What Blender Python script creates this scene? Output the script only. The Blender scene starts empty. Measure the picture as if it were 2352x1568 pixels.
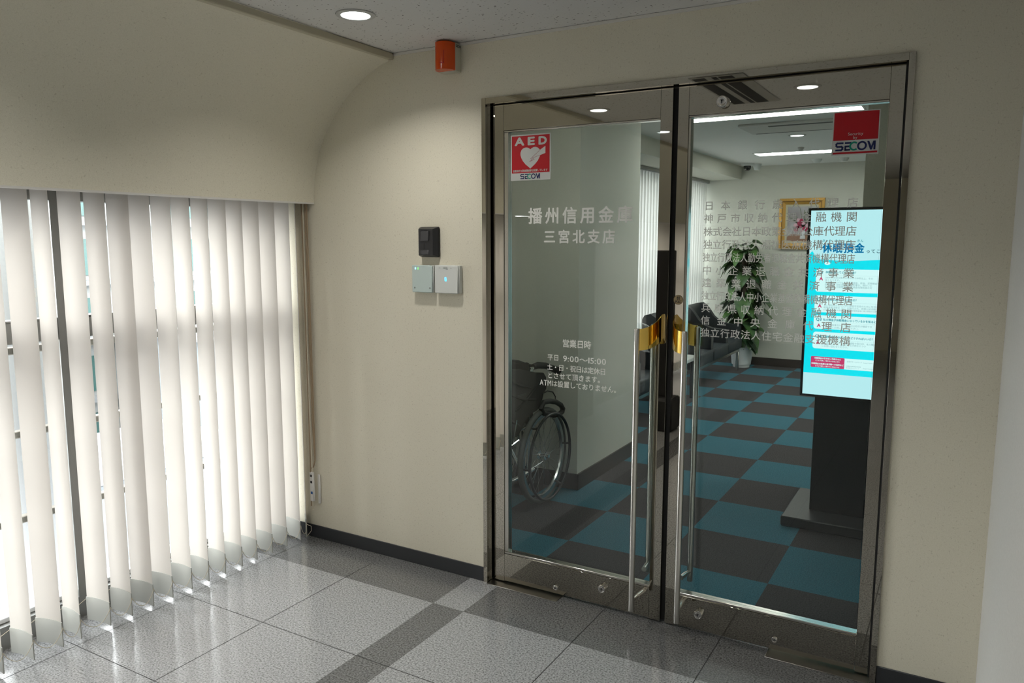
import bpy, bmesh, math, random
from mathutils import Vector, Matrix
random.seed(7)
C = bpy.context.scene.collection
SC = bpy.context.scene
PI = math.pi

# ------------------------------------------------------------------ camera
cam_d = bpy.data.cameras.new('camera'); cam = bpy.data.objects.new('camera', cam_d); C.objects.link(cam)
cam_d.sensor_width = 36.0; cam_d.lens = 27.16; cam_d.clip_start = 0.05; cam_d.clip_end = 200
yaw, pitch = 0.5294, -0.1310
fwd = Vector((-math.sin(yaw)*math.cos(pitch), math.cos(yaw)*math.cos(pitch), math.sin(pitch)))
cam.location = (1.7963, -2.8236, 1.5394)
cam.rotation_euler = fwd.to_track_quat('-Z', 'Y').to_euler()
SC.camera = cam

# ------------------------------------------------------------------ world, exposure
W = bpy.data.worlds.new('overcast'); SC.world = W; W.use_nodes = True
nt = W.node_tree; nt.nodes.clear()
out = nt.nodes.new('ShaderNodeOutputWorld'); bg = nt.nodes.new('ShaderNodeBackground')
tc = nt.nodes.new('ShaderNodeTexCoord'); sep = nt.nodes.new('ShaderNodeSeparateXYZ')
rmp = nt.nodes.new('ShaderNodeValToRGB')
rmp.color_ramp.elements[0].position = 0.0; rmp.color_ramp.elements[0].color = (0.44, 0.44, 0.445, 1)
rmp.color_ramp.elements[1].position = 0.7; rmp.color_ramp.elements[1].color = (0.86, 0.87, 0.88, 1)
hz = rmp.color_ramp.elements.new(0.03); hz.color = (1.06, 1.05, 1.04, 1)
nt.links.new(tc.outputs['Generated'], sep.inputs[0]); nt.links.new(sep.outputs['Z'], rmp.inputs[0])
nt.links.new(rmp.outputs[0], bg.inputs[0]); nt.links.new(bg.outputs[0], out.inputs[0])
bg.inputs[1].default_value = 10.0
DOWNLIGHT = 6.0       # radiance of the downlight lamps as seen
DOWNWATT = 3.5       # light each downlight throws down
TROFFER = 14.0         # radiance of the linear ceiling lights
SCREEN = 0.84         # radiance of the display
SC.view_settings.view_transform = 'Standard'; SC.view_settings.look = 'None'
SC.view_settings.exposure = 0.5; SC.view_settings.gamma = 1.0; SC.view_settings.use_curve_mapping = False
cy = SC.cycles
cy.max_bounces = 12; cy.diffuse_bounces = 5; cy.glossy_bounces = 6; cy.transmission_bounces = 6; cy.transparent_max_bounces = 24
cy.sample_clamp_indirect = 6.0; cy.caustics_reflective = False; cy.caustics_refractive = False
cy.use_denoising = True

# ------------------------------------------------------------------ materials
M = {}
def mat(name, col, rough=0.5, metal=0.0, **k):
    m = bpy.data.materials.new(name); m.use_nodes = True
    b = m.node_tree.nodes['Principled BSDF']
    b.inputs['Base Color'].default_value = (*col, 1); b.inputs['Roughness'].default_value = rough; b.inputs['Metallic'].default_value = metal
    for a, v in k.items():
        b.inputs[a.replace('_', ' ')].default_value = v
    M[name] = m
    return m
def noise_col(m, c1, c2, scale, detail=2, lo=0.4, hi=0.6, bump=0.0, stretch=None, rough=0.5, dist=0.002):
    n = m.node_tree; L = n.links; b = n.nodes['Principled BSDF']
    t = n.nodes.new('ShaderNodeTexCoord'); mp = n.nodes.new('ShaderNodeMapping'); ns = n.nodes.new('ShaderNodeTexNoise'); r = n.nodes.new('ShaderNodeValToRGB')
    if stretch: mp.inputs['Scale'].default_value = stretch
    ns.inputs['Scale'].default_value = scale; ns.inputs['Detail'].default_value = detail; ns.inputs['Roughness'].default_value = rough
    r.color_ramp.elements[0].position = lo; r.color_ramp.elements[1].position = hi
    r.color_ramp.elements[0].color = (*c1, 1); r.color_ramp.elements[1].color = (*c2, 1)
    L.new(t.outputs['Object'], mp.inputs[0]); L.new(mp.outputs[0], ns.inputs[0]); L.new(ns.outputs['Fac'], r.inputs[0]); L.new(r.outputs[0], b.inputs['Base Color'])
    if bump:
        bp = n.nodes.new('ShaderNodeBump'); bp.inputs['Strength'].default_value = bump; bp.inputs['Distance'].default_value = dist
        L.new(ns.outputs['Fac'], bp.inputs['Height']); L.new(bp.outputs[0], b.inputs['Normal'])
    return r
def emis(name, col, s):
    m = bpy.data.materials.new(name); m.use_nodes = True; n = m.node_tree; n.nodes.clear()
    o = n.nodes.new('ShaderNodeOutputMaterial'); e = n.nodes.new('ShaderNodeEmission')
    e.inputs[0].default_value = (*col, 1); e.inputs[1].default_value = s; n.links.new(e.outputs[0], o.inputs[0]); M[name] = m
    return m
def glass(name, tint, refl=1.0):
    m = bpy.data.materials.new(name); m.use_nodes = True; n = m.node_tree; n.nodes.clear(); L = n.links
    o = n.nodes.new('ShaderNodeOutputMaterial'); mx = n.nodes.new('ShaderNodeMixShader'); tr = n.nodes.new('ShaderNodeBsdfTransparent'); gl = n.nodes.new('ShaderNodeBsdfGlossy')
    tr.inputs[0].default_value = (*tint, 1); gl.inputs['Roughness'].default_value = 0.0; gl.inputs[0].default_value = (refl, refl, refl, 1)
    g = n.nodes.new('ShaderNodeNewGeometry'); d = n.nodes.new('ShaderNodeVectorMath'); d.operation = 'DOT_PRODUCT'
    L.new(g.outputs['Normal'], d.inputs[0]); L.new(g.outputs['Incoming'], d.inputs[1])
    def mth(op, a, b):
        q = n.nodes.new('ShaderNodeMath'); q.operation = op
        for i, v in enumerate((a, b)):
            if v is None: continue
            if isinstance(v, (int, float)): q.inputs[i].default_value = v
            else: L.new(v, q.inputs[i])
        return q.outputs[0]
    c = mth('ABSOLUTE', d.outputs['Value'], None); c = mth('SUBTRACT', 1.0, c); c = mth('POWER', c, 5.0); c = mth('MULTIPLY', c, 0.96); c = mth('ADD', c, 0.042)
    L.new(c, mx.inputs[0]); L.new(tr.outputs[0], mx.inputs[1]); L.new(gl.outputs[0], mx.inputs[2]); L.new(mx.outputs[0], o.inputs[0]); M[name] = m
    return m

m = mat('wallpaper', (0.6, 0.55, 0.42), 0.85); noise_col(m, (0.69, 0.65, 0.53), (0.76, 0.72, 0.60), 260, 4, 0.34, 0.62, 0.25, None, 0.7, 0.001)
def fibres(m):
    """Short dark fibres in the paper: thin contour lines of one noise, broken up by a second."""
    n = m.node_tree; L = n.links; b = n.nodes['Principled BSDF']; src = b.inputs['Base Color'].links[0].from_socket
    t = n.nodes.new('ShaderNodeTexCoord'); a = n.nodes.new('ShaderNodeTexNoise'); c = n.nodes.new('ShaderNodeTexNoise')
    a.inputs['Scale'].default_value = 85; a.inputs['Detail'].default_value = 0.5; c.inputs['Scale'].default_value = 120; c.inputs['Detail'].default_value = 0
    s_ = n.nodes.new('ShaderNodeMath'); s_.operation = 'SUBTRACT'; s_.inputs[1].default_value = 0.5
    ab = n.nodes.new('ShaderNodeMath'); ab.operation = 'ABSOLUTE'
    lt = n.nodes.new('ShaderNodeMath'); lt.operation = 'LESS_THAN'; lt.inputs[1].default_value = 0.014
    gt = n.nodes.new('ShaderNodeMath'); gt.operation = 'GREATER_THAN'; gt.inputs[1].default_value = 0.59
    mu = n.nodes.new('ShaderNodeMath'); mu.operation = 'MULTIPLY'; m2 = n.nodes.new('ShaderNodeMath'); m2.operation = 'MULTIPLY'; m2.inputs[1].default_value = 0.32
    mx = n.nodes.new('ShaderNodeMix'); mx.data_type = 'RGBA'; mx.inputs['B'].default_value = (0.30, 0.25, 0.16, 1)
    for q in (a, c): L.new(t.outputs['Object'], q.inputs['Vector'])
    L.new(a.outputs['Fac'], s_.inputs[0]); L.new(s_.outputs[0], ab.inputs[0]); L.new(ab.outputs[0], lt.inputs[0]); L.new(c.outputs['Fac'], gt.inputs[0])
    L.new(lt.outputs[0], mu.inputs[0]); L.new(gt.outputs[0], mu.inputs[1]); L.new(mu.outputs[0], m2.inputs[0]); L.new(m2.outputs[0], mx.inputs['Factor'])
    L.new(src, mx.inputs['A']); L.new(mx.outputs['Result'], b.inputs['Base Color'])
fibres(m)
m = mat('wallpaper_pale', (0.7, 0.69, 0.66), 0.8); noise_col(m, (0.66, 0.65, 0.62), (0.73, 0.72, 0.69), 250, 3, 0.35, 0.62, 0.2, None, 0.6, 0.001)
m = mat('pier_paper', (0.8, 0.79, 0.7), 0.8); noise_col(m, (0.76, 0.75, 0.66), (0.82, 0.81, 0.73), 240, 3, 0.35, 0.62, 0.15, None, 0.6, 0.001)
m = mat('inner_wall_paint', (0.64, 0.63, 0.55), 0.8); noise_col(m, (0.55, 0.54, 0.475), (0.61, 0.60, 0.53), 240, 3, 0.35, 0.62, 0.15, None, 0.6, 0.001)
m = mat('acoustic_board', (0.66, 0.65, 0.63), 0.9)
def board(m):
    n = m.node_tree; L = n.links; b = n.nodes['Principled BSDF']
    t = n.nodes.new('ShaderNodeTexCoord'); mp = n.nodes.new('ShaderNodeMapping'); mp.inputs['Scale'].default_value = (0.55, 1.0, 1.0); mp.inputs['Rotation'].default_value = (0, 0, 0.3)
    v = n.nodes.new('ShaderNodeTexVoronoi'); v.inputs['Scale'].default_value = 92; v.inputs['Randomness'].default_value = 1.0
    ns = n.nodes.new('ShaderNodeTexNoise'); ns.inputs['Scale'].default_value = 60; ns.inputs['Detail'].default_value = 3
    ma = n.nodes.new('ShaderNodeMath'); ma.operation = 'MULTIPLY_ADD'; ma.inputs[1].default_value = 0.9; 
    r = n.nodes.new('ShaderNodeValToRGB'); r.color_ramp.elements[0].position = 0.57; r.color_ramp.elements[1].position = 0.615
    r.color_ramp.elements[0].color = (0.15, 0.145, 0.13, 1); r.color_ramp.elements[1].color = (0.66, 0.65, 0.63, 1)
    L.new(t.outputs['Object'], mp.inputs[0]); L.new(mp.outputs[0], v.inputs['Vector']); L.new(t.outputs['Object'], ns.inputs['Vector'])
    L.new(v.outputs['Distance'], ma.inputs[0]); L.new(ns.outputs['Fac'], ma.inputs[2]); L.new(ma.outputs[0], r.inputs[0]); L.new(r.outputs[0], b.inputs['Base Color'])
board(m)
mat('inner_ceiling_board', (0.78, 0.77, 0.75), 0.9)
mat('pier_shade_olive', (0.17, 0.155, 0.115), 0.7)  # colour darkened so the pier looks shaded where the doors mirror it
mat('trim_cream', (0.50, 0.46, 0.35), 0.6)
mat('trim_white', (0.70, 0.68, 0.64), 0.5)
def granite(name, a, b_, c):
    m = mat(name, b_, 0.16); r = noise_col(m, a, c, 145, 4, 0.36, 0.66, 0.0, None, 0.7)
    e = r.color_ramp.elements.new(0.5); e.color = (*b_, 1); m.node_tree.nodes['Principled BSDF'].inputs['Specular IOR Level'].default_value = 0.6
granite('granite_light', (0.11, 0.11, 0.11), (0.31, 0.31, 0.315), (0.45, 0.45, 0.455))
granite('granite_dark', (0.036, 0.036, 0.034), (0.14, 0.14, 0.14), (0.22, 0.22, 0.22))
mat('joint', (0.06, 0.06, 0.058), 0.7)
def carpet():
    m = mat('carpet_checker', (0.1, 0.1, 0.1), 0.95); n = m.node_tree; L = n.links; b = n.nodes['Principled BSDF']
    t = n.nodes.new('ShaderNodeTexCoord'); mp = n.nodes.new('ShaderNodeMapping'); mp.inputs['Location'].default_value = (-0.1183+8, -0.1231+8, 0.25)
    ck = n.nodes.new('ShaderNodeTexChecker'); ck.inputs['Scale'].default_value = 2.0
    ns = n.nodes.new('ShaderNodeTexNoise'); ns.inputs['Scale'].default_value = 180; ns.inputs['Detail'].default_value = 3
    r1 = n.nodes.new('ShaderNodeValToRGB'); r2 = n.nodes.new('ShaderNodeValToRGB')
    for r, (p, q) in ((r1, ((0.025, 0.10, 0.135), (0.062, 0.205, 0.265))), (r2, ((0.036, 0.033, 0.034), (0.085, 0.078, 0.08)))):
        r.color_ramp.elements[0].position = 0.32; r.color_ramp.elements[1].position = 0.68
        r.color_ramp.elements[0].color = (*p, 1); r.color_ramp.elements[1].color = (*q, 1); L.new(ns.outputs['Fac'], r.inputs[0])
    L.new(t.outputs['Object'], mp.inputs[0]); L.new(mp.outputs[0], ck.inputs['Vector']); L.new(t.outputs['Object'], ns.inputs['Vector'])
    L.new(r1.outputs[0], ck.inputs['Color1']); L.new(r2.outputs[0], ck.inputs['Color2']); L.new(ck.outputs['Color'], b.inputs['Base Color'])
    b.inputs['Specular IOR Level'].default_value = 0.15
carpet()
mat('base_charcoal', (0.032, 0.034, 0.038), 0.45)
mat('base_brown', (0.035, 0.026, 0.022), 0.5)
m = mat('mirror_steel', (0.50, 0.47, 0.41), 0.015, 1.0)
mat('brushed_steel', (0.60, 0.58, 0.54), 0.24, 1.0)
mat('plate_steel', (0.30, 0.29, 0.26), 0.3, 1.0)
mat('bright_steel', (0.72, 0.71, 0.69), 0.12, 1.0)
mat('brass', (0.78, 0.52, 0.12), 0.10, 1.0)
mat('black_gap', (0.008, 0.008, 0.008), 0.6)
mat('black_plastic', (0.008, 0.008, 0.009), 0.35)
mat('dark_plastic', (0.018, 0.018, 0.020), 0.35)
mat('lens_dark', (0.06, 0.06, 0.064), 0.15)
mat('white_plastic', (0.66, 0.68, 0.66), 0.3)
mat('pale_green_plastic', (0.52, 0.62, 0.60), 0.18)
mat('ivory_plastic', (0.50, 0.48, 0.38), 0.45)
mat('orange_lens', (0.80, 0.085, 0.004), 0.12, 0.0, Transmission_Weight=0.15)
mat('grey_dot', (0.22, 0.24, 0.24), 0.4)
mat('ink', (0.03, 0.03, 0.03), 0.6)
mat('film_grey', (0.88, 0.88, 0.84), 0.6)
mat('sticker_white', (0.62, 0.63, 0.61), 0.4)
mat('sticker_red', (0.50, 0.001, 0.010), 0.4)
mat('sticker_navy', (0.006, 0.014, 0.10), 0.4)
mat('sticker_green', (0.0, 0.30, 0.20), 0.4)
mat('sticker_pink_line', (0.35, 0.03, 0.08), 0.4)
mat('gold_disc', (0.45, 0.36, 0.22), 0.25, 1.0)
m = mat('slat_fabric', (0.64, 0.60, 0.555), 0.8)
n = m.node_tree; b = n.nodes['Principled BSDF']; trl = n.nodes.new('ShaderNodeBsdfTranslucent'); trl.inputs[0].default_value = (0.60, 0.56, 0.525, 1)
mx = n.nodes.new('ShaderNodeMixShader'); mx.inputs[0].default_value = 0.33; o = n.nodes['Material Output']
n.links.new(b.outputs[0], mx.inputs[1]); n.links.new(trl.outputs[0], mx.inputs[2]); n.links.new(mx.outputs[0], o.inputs[0])
m = mat('slat_white', (0.84, 0.82, 0.79), 0.8)
n = m.node_tree; b = n.nodes['Principled BSDF']; trl = n.nodes.new('ShaderNodeBsdfTranslucent'); trl.inputs[0].default_value = (0.85, 0.83, 0.80, 1)
mx = n.nodes.new('ShaderNodeMixShader'); mx.inputs[0].default_value = 0.30; o = n.nodes['Material Output']
n.links.new(b.outputs[0], mx.inputs[1]); n.links.new(trl.outputs[0], mx.inputs[2]); n.links.new(mx.outputs[0], o.inputs[0])
mat('slat_weight', (0.42, 0.42, 0.39), 0.5)
mat('cord_cream', (0.62, 0.56, 0.45), 0.7)
mat('cord_brown', (0.34, 0.25, 0.16), 0.7)
mat('tag_white', (0.7, 0.69, 0.66), 0.5)
mat('tag_blue', (0.02, 0.12, 0.40), 0.5)
mat('sash_grey', (0.30, 0.30, 0.29), 0.4, 0.6)
mat('sash_white', (0.78, 0.80, 0.82), 0.4)
mat('gasket', (0.03, 0.028, 0.05), 0.5)
mat('rail_metal', (0.33, 0.30, 0.26), 0.35, 0.8)
mat('concrete_pale', (0.26, 0.27, 0.27), 0.8)
mat('concrete_grey', (0.14, 0.145, 0.15), 0.8)
mat('teal_window', (0.03, 0.085, 0.08), 0.2)
mat('panel_pale_blue', (0.22, 0.245, 0.27), 0.5)
mat('panel_white', (0.30, 0.31, 0.32), 0.5)
mat('purple_line', (0.06, 0.03, 0.14), 0.5)
mat('asphalt', (0.15, 0.155, 0.16), 0.9)
glass('door_glass', (0.90, 0.93, 0.92))
glass('window_glass', (0.95, 0.97, 0.97))
glass('clear_glass', (0.93, 0.95, 0.95), 1.0)
mat('glass_edge', (0.16, 0.30, 0.28), 0.15)
mat('sofa_leather', (0.020, 0.024, 0.029), 0.42)
mat('sofa_seat', (0.034, 0.042, 0.050), 0.5)
mat('table_white', (0.72, 0.74, 0.72), 0.3)
mat('pot_white', (0.74, 0.75, 0.76), 0.35)
mat('soil', (0.05, 0.03, 0.02), 0.9)
mat('trunk_brown', (0.045, 0.03, 0.02), 0.9)
m = mat('leaf_green', (0.05, 0.12, 0.03), 0.32); noise_col(m, (0.018, 0.055, 0.022), (0.10, 0.22, 0.05), 7, 2, 0.38, 0.66)
mat('frame_gold', (0.50, 0.27, 0.05), 0.4, 0.35)
mat('frame_gold_dark', (0.25, 0.12, 0.02), 0.45, 0.3)
mat('liner_cream', (0.55, 0.50, 0.36), 0.7)
m = mat('canvas_grey', (0.4, 0.38, 0.38), 0.8); noise_col(m, (0.30, 0.27, 0.28), (0.46, 0.44, 0.45), 5, 4, 0.35, 0.65)
mat('petal_crimson', (0.40, 0.02, 0.08), 0.7); mat('petal_pink', (0.62, 0.38, 0.44), 0.7); mat('paint_green', (0.10, 0.13, 0.07), 0.8)
mat('paint_white', (0.6, 0.6, 0.62), 0.7); mat('paint_brown', (0.26, 0.14, 0.09), 0.8)
mat('tyre_grey', (0.10, 0.105, 0.095), 0.8); mat('rim_alloy', (0.55, 0.56, 0.56), 0.25, 1.0); mat('chrome', (0.75, 0.75, 0.74), 0.12, 1.0)
mat('seat_canvas', (0.02, 0.019, 0.018), 0.85); mat('rubber_black', (0.012, 0.012, 0.012), 0.6); mat('frame_black', (0.022, 0.022, 0.022), 0.35, 0.3)
mat('kiosk_black', (0.006, 0.006, 0.007), 0.35); mat('kiosk_base_grey', (0.024, 0.025, 0.026), 0.45)
mat('grille_dark', (0.012, 0.012, 0.011), 0.6); mat('grille_frame', (0.42, 0.41, 0.38), 0.5); mat('ac_white', (0.55, 0.54, 0.52), 0.5)
mat('dome_black', (0.01, 0.01, 0.012), 0.08)
mat('can_white', (0.85, 0.86, 0.86), 0.25)
mat('downlight_ring', (0.5, 0.5, 0.48), 0.5)
emis('lamp_white', (0.94, 1.0, 0.97), DOWNLIGHT)
emis('tube_white', (0.97, 1.0, 0.94), TROFFER)
for nme, c_ in (('scr_white', (0.72, 1.0, 1.0)), ('scr_pale', (0.52, 0.87, 0.92)), ('scr_cyan', (0.004, 0.80, 0.94)), ('scr_blue', (0.0, 0.17, 0.40)), ('scr_teal', (0.0, 0.28, 0.36)),
                ('scr_ink', (0.03, 0.10, 0.14)), ('scr_pink', (0.60, 0.05, 0.16)), ('scr_grey', (0.25, 0.42, 0.46))):
    emis(nme, c_, SCREEN)
emis('led_blue', (0.06, 0.42, 1.0), 2.6); emis('led_green', (0.15, 0.8, 0.12), 1.6); emis('led_cyan', (0.2, 0.75, 1.0), 2.6)

# ------------------------------------------------------------------ mesh helpers
class MB:
    def __init__(s): s.v = []; s.f = []; s.mi = []
    def add(s, vs, fs, mi=0):
        o = len(s.v); s.v += [tuple(p) for p in vs]; s.f += [[i+o for i in f] for f in fs]; s.mi += [mi]*len(fs); return s
    def bm(s, b, mi=0):
        b.verts.index_update(); s.add([v.co[:] for v in b.verts], [[v.index for v in f.verts] for f in b.faces], mi); b.free(); return s
    def box(s, x0, x1, y0, y1, z0, z1, bev=0.0, seg=1, mi=0, mtx=None):
        b = bmesh.new(); bmesh.ops.create_cube(b, size=1.0)
        for v in b.verts: v.co = Vector(((x0+x1)/2+v.co.x*(x1-x0), (y0+y1)/2+v.co.y*(y1-y0), (z0+z1)/2+v.co.z*(z1-z0)))
        if bev: bmesh.ops.bevel(b, geom=b.edges[:], offset=bev, segments=seg, profile=0.5, affect='EDGES')
        if mtx is not None: bmesh.ops.transform(b, matrix=mtx, verts=b.verts)
        return s.bm(b, mi)
    def tube(s, pts, r, n=10, closed=False, caps=True, mi=0):
        pts = [Vector(p) for p in pts]; N = len(pts); rs = r if isinstance(r, (list, tuple)) else [r]*N
        vs = []; fs = []; up = None
        for i, p in enumerate(pts):
            a = pts[(i-1) % N] if (closed or i > 0) else p; c = pts[(i+1) % N] if (closed or i < N-1) else p
            t = (c-a).normalized()
            if up is None:
                up = t.cross(Vector((0.3, 0.2, 0.9)));
                if up.length < 0.05: up = t.cross(Vector((1, 0, 0)))
            u = (up - t*up.dot(t)).normalized(); w = t.cross(u); up = u
            for k in range(n):
                q = 2*PI*k/n; vs.append(p+(u*math.cos(q)+w*math.sin(q))*rs[i])
        for i in range(N if closed else N-1):
            j = (i+1) % N
            for k in range(n): fs.append([i*n+k, i*n+(k+1) % n, j*n+(k+1) % n, j*n+k])
        if caps and not closed: fs.append(list(range(n))[::-1]); fs.append([(N-1)*n+k for k in range(n)])
        return s.add(vs, fs, mi)
    def cyl(s, p0, p1, r, n=20, r2=None, mi=0): return s.tube([p0, p1], [r, r if r2 is None else r2], n, mi=mi)
    def lathe(s, prof, c, axis='z', n=32, mi=0, close=False):
        c = Vector(c); vs = []; fs = []
        for r, h in prof:
            for k in range(n):
                q = 2*PI*k/n; a, b_ = r*math.cos(q), r*math.sin(q)
                vs.append(c+(Vector((a, b_, h)) if axis == 'z' else Vector((h, a, b_)) if axis == 'x' else Vector((a, h, b_))))
        for i in range(len(prof)-1):
            for k in range(n): fs.append([i*n+k, i*n+(k+1) % n, (i+1)*n+(k+1) % n, (i+1)*n+k])
        return s.add(vs, fs, mi)
    def disc(s, c, r, axis='z', n=32, mi=0, sx=1.0, flip=False):
        c = Vector(c); vs = []
        for k in range(n):
            q = 2*PI*k/n; a, b_ = r*sx*math.cos(q), r*math.sin(q)
            vs.append(c+(Vector((a, b_, 0)) if axis == 'z' else Vector((0, a, b_)) if axis == 'x' else Vector((a, 0, b_))))
        f = list(range(n)); return s.add(vs, [f[::-1] if flip else f], mi)
    def prism(s, poly, y0, y1, mi=0, plane='xz'):
        N = len(poly); mk = (lambda a, b_, d: (a, d, b_)) if plane == 'xz' else (lambda a, b_, d: (a, b_, d)) if plane == 'xy' else (lambda a, b_, d: (d, a, b_))
        vs = [mk(a, b_, y0) for a, b_ in poly]+[mk(a, b_, y1) for a, b_ in poly]
        fs = [list(range(N)), list(range(2*N-1, N-1, -1))]+[[i, N+i, N+(i+1) % N, (i+1) % N] for i in range(N)]
        return s.add(vs, fs, mi)
    def flat(s, poly, y, mi=0): return s.add([(a, y, b_) for a, b_ in poly], [list(range(len(poly)))], mi)
    def stroke(s, pts, w, y, mi=0):
        P = [Vector(p) for p in pts]
        for k_, (a, b_) in enumerate(zip(P[:-1], P[1:])):
            d = (b_-a).normalized(); q = Vector((-d.y, d.x))*w/2; e = d*w*0.5
            a2 = a-(e if a is not P[0] else d*0); b2 = b_+(e if b_ is not P[-1] else d*0)
            s.flat([tuple(a2-q), tuple(b2-q), tuple(b2+q), tuple(a2+q)], y-k_*4e-5, mi)
        return s
    def torus(s, c, R, r, axis='x', nR=48, nr=10, mi=0):
        c = Vector(c); pts = []
        for k in range(nR):
            q = 2*PI*k/nR; a, b_ = R*math.cos(q), R*math.sin(q)
            pts.append(c+(Vector((0, a, b_)) if axis == 'x' else Vector((a, b_, 0)) if axis == 'z' else Vector((a, 0, b_))))
        return s.tube(pts, r, nr, closed=True, mi=mi)

def obj(name, mb, mats, parent=None, smooth=True, ang=40, recalc=True, loc=None):
    me = bpy.data.meshes.new(name); me.from_pydata(mb.v, [], mb.f)
    mats = mats if isinstance(mats, (list, tuple)) else [mats]
    for q in mats: me.materials.append(M[q])
    if len(mats) > 1: me.polygons.foreach_set('material_index', mb.mi)
    if recalc:
        b = bmesh.new(); b.from_mesh(me); bmesh.ops.recalc_face_normals(b, faces=b.faces); b.to_mesh(me); b.free()
    if smooth:
        me.shade_smooth(); me.set_sharp_from_angle(angle=math.radians(ang))
    me.update()
    o = bpy.data.objects.new(name, me); C.objects.link(o)
    if parent is not None:
        o.parent = parent; w = Vector((0, 0, 0)); p = parent
        while p is not None: w += p.location; p = p.parent
        o.location = -w                      # meshes are drawn in world coordinates
    return o
def recentre(o, c):
    """Move a top-level mesh's origin to c without moving the mesh."""
    c = Vector(c); o.data.transform(Matrix.Translation(-c)); o.location = c; return o
def tag(o, label=None, cat=None, group=None, kind=None):
    if label: o['label'] = label
    if cat: o['category'] = cat
    if group: o['group'] = group
    if kind: o['kind'] = kind
    return o
def thing(name, label, cat, loc=(0, 0, 0), group=None, kind=None):
    o = bpy.data.objects.new(name, None); C.objects.link(o); o.location = loc; o.empty_display_size = 0.1
    return tag(o, label, cat, group, kind)
def struct(name, mb, mats, label, cat, **k):
    return tag(obj(name, mb, mats, **k), label, cat, None, 'structure')
def copy_tree(o, parent=None):
    c = o.copy(); C.objects.link(c)
    if parent is not None: c.parent = parent
    for ch in list(o.children): copy_tree(ch, c)
    return c

# ------------------------------------------------------------------ lettering
_gc = {}
_fc = bpy.data.curves.new('lettering_source', 'FONT'); _fo = bpy.data.objects.new('lettering_source', _fc); C.objects.link(_fo)
def glyph(ch, off):
    k = (ch, off)
    if off and k not in _gc:      # heavier weight: the outline laid down again, shifted by a fraction of its stroke
        vs, fs = glyph(ch, 0.0); V, F = [], []
        n_ = 8 if off > 0.015 else 4
        for q in range(n_):
            a_ = 2*PI*q/n_; o_ = len(V); V += [Vector((v.x+math.cos(a_)*off, v.y+math.sin(a_)*off, q*4e-5)) for v in vs]; F += [[i+o_ for i in f] for f in fs]
        _gc[k] = (V, F)
    if k not in _gc:
        _fc.body = ch; _fc.resolution_u = 3
        _fo.update_tag(); dg = bpy.context.evaluated_depsgraph_get(); dg.update()
        ev = _fo.evaluated_get(dg); me = ev.to_mesh()
        _gc[k] = ([v.co.copy() for v in me.vertices], [list(p.vertices) for p in me.polygons]); ev.to_mesh_clear()
    return _gc[k]
def put(mb, ch, cx, cz, w, h, y, off=0.0, mi=0, fit=True, base=None):
    """One glyph on an xz plane; CJK glyphs use their em box (centre cx,cz); Latin ones are fitted to w x h when fit."""
    vs, fs = glyph(ch, off)
    if not vs: return
    x0 = min(v.x for v in vs); x1 = max(v.x for v in vs); z0 = min(v.y for v in vs); z1 = max(v.y for v in vs)
    if ord(ch) < 0x2000:
        if fit: sx, sz = w/(x1-x0), h/(z1-z0); mb.add([(cx+(v.x-(x0+x1)/2)*sx, y-v.z, cz+(v.y-(z0+z1)/2)*sz) for v in vs], fs, mi)
        else: mb.add([(cx+(v.x-(x0+x1)/2)*w, y-v.z, cz+(v.y-0.35)*h) for v in vs], fs, mi)
    else:
        mb.add([(cx+(v.x-0.5)*w, y-v.z, cz+(v.y-0.38)*h) for v in vs], fs, mi)
def line(mb, s, x0, x1, cz, h, y, off=0.0, mi=0, wch=None):
    """Characters spread evenly so the first starts at x0 and the last ends at x1."""
    N = len(s); w = wch or min(h, (x1-x0)/N)
    for i, ch in enumerate(s):
        if ch == ' ' or ch == '　': continue
        cx = x0+w/2+(x1-x0-w)*(i/(N-1) if N > 1 else 0)
        put(mb, ch, cx, cz, w, h, y, off, mi, fit=False)
def prop(mb, s, x0, cz, h, y, off=0.0, mi=0, x1=None):
    """Proportional run: Latin glyphs by their width, CJK by the em."""
    adv = []; 
    for ch in s:
        if ch == ' ': adv.append(0.3); continue
        vs, _ = glyph(ch, off); adv.append(1.0 if ord(ch) >= 0x2000 else (max(v.x for v in vs)-min(v.x for v in vs)+0.09))
    k = h if x1 is None else (x1-x0)/sum(adv); x = x0
    for ch, a in zip(s, adv):
        if ch != ' ': put(mb, ch, x+a*k/2, cz, k, h, y, off, mi, fit=False)
        x += a*k

# ------------------------------------------------------------------ room shell
XW = 1.914; YB = -9.0; ZC = 2.362; XL = -0.979
# floor of granite slabs
fl = MB()
xs = [(-1.45, -1.045, 0), (-1.045, -0.573, 0), (-0.573, -0.075, 0), (-0.075, 0.08, 1), (0.08, 0.58, 0), (0.58, 1.067, 0), (1.067, 1.555, 0), (1.555, XW+0.1, 0)]
ys = [(0.052, -0.293, 1)]; yq = -0.293
while yq > YB: ys.append((yq, yq-0.487, 0)); yq -= 0.487
def gap(i, strong): return 0.0016 if strong else 0.0006
for i, (xa, xb, db) in enumerate(xs):
    for j, (ya, yb, eb) in enumerate(ys):
        g1 = 0.0006 if (db or xa in (0.08, -0.075)) else 0.0017; g2 = 0.0006 if (db or xb in (-0.075,)) else 0.0017
        gy = 0.0006 if eb else 0.0017; gt = 0.0006 if j <= 1 else 0.0017
        p = [(xa+g1, yb+gy, 0), (xb-g2, yb+gy, 0), (xb-g2, ya-gt, 0), (xa+g1, ya-gt, 0)]
        dark = (db or eb) and not (db and eb)
        fl.add(p, [[0, 1, 2, 3]], 1 if dark else 0)
fl.add([(-1.45, YB-.3, -0.0015), (XW+.1, YB-.3, -0.0015), (XW+.1, 0.052, -0.0015), (-1.45, 0.052, -0.0015)], [[0, 1, 2, 3]], 2)
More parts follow.
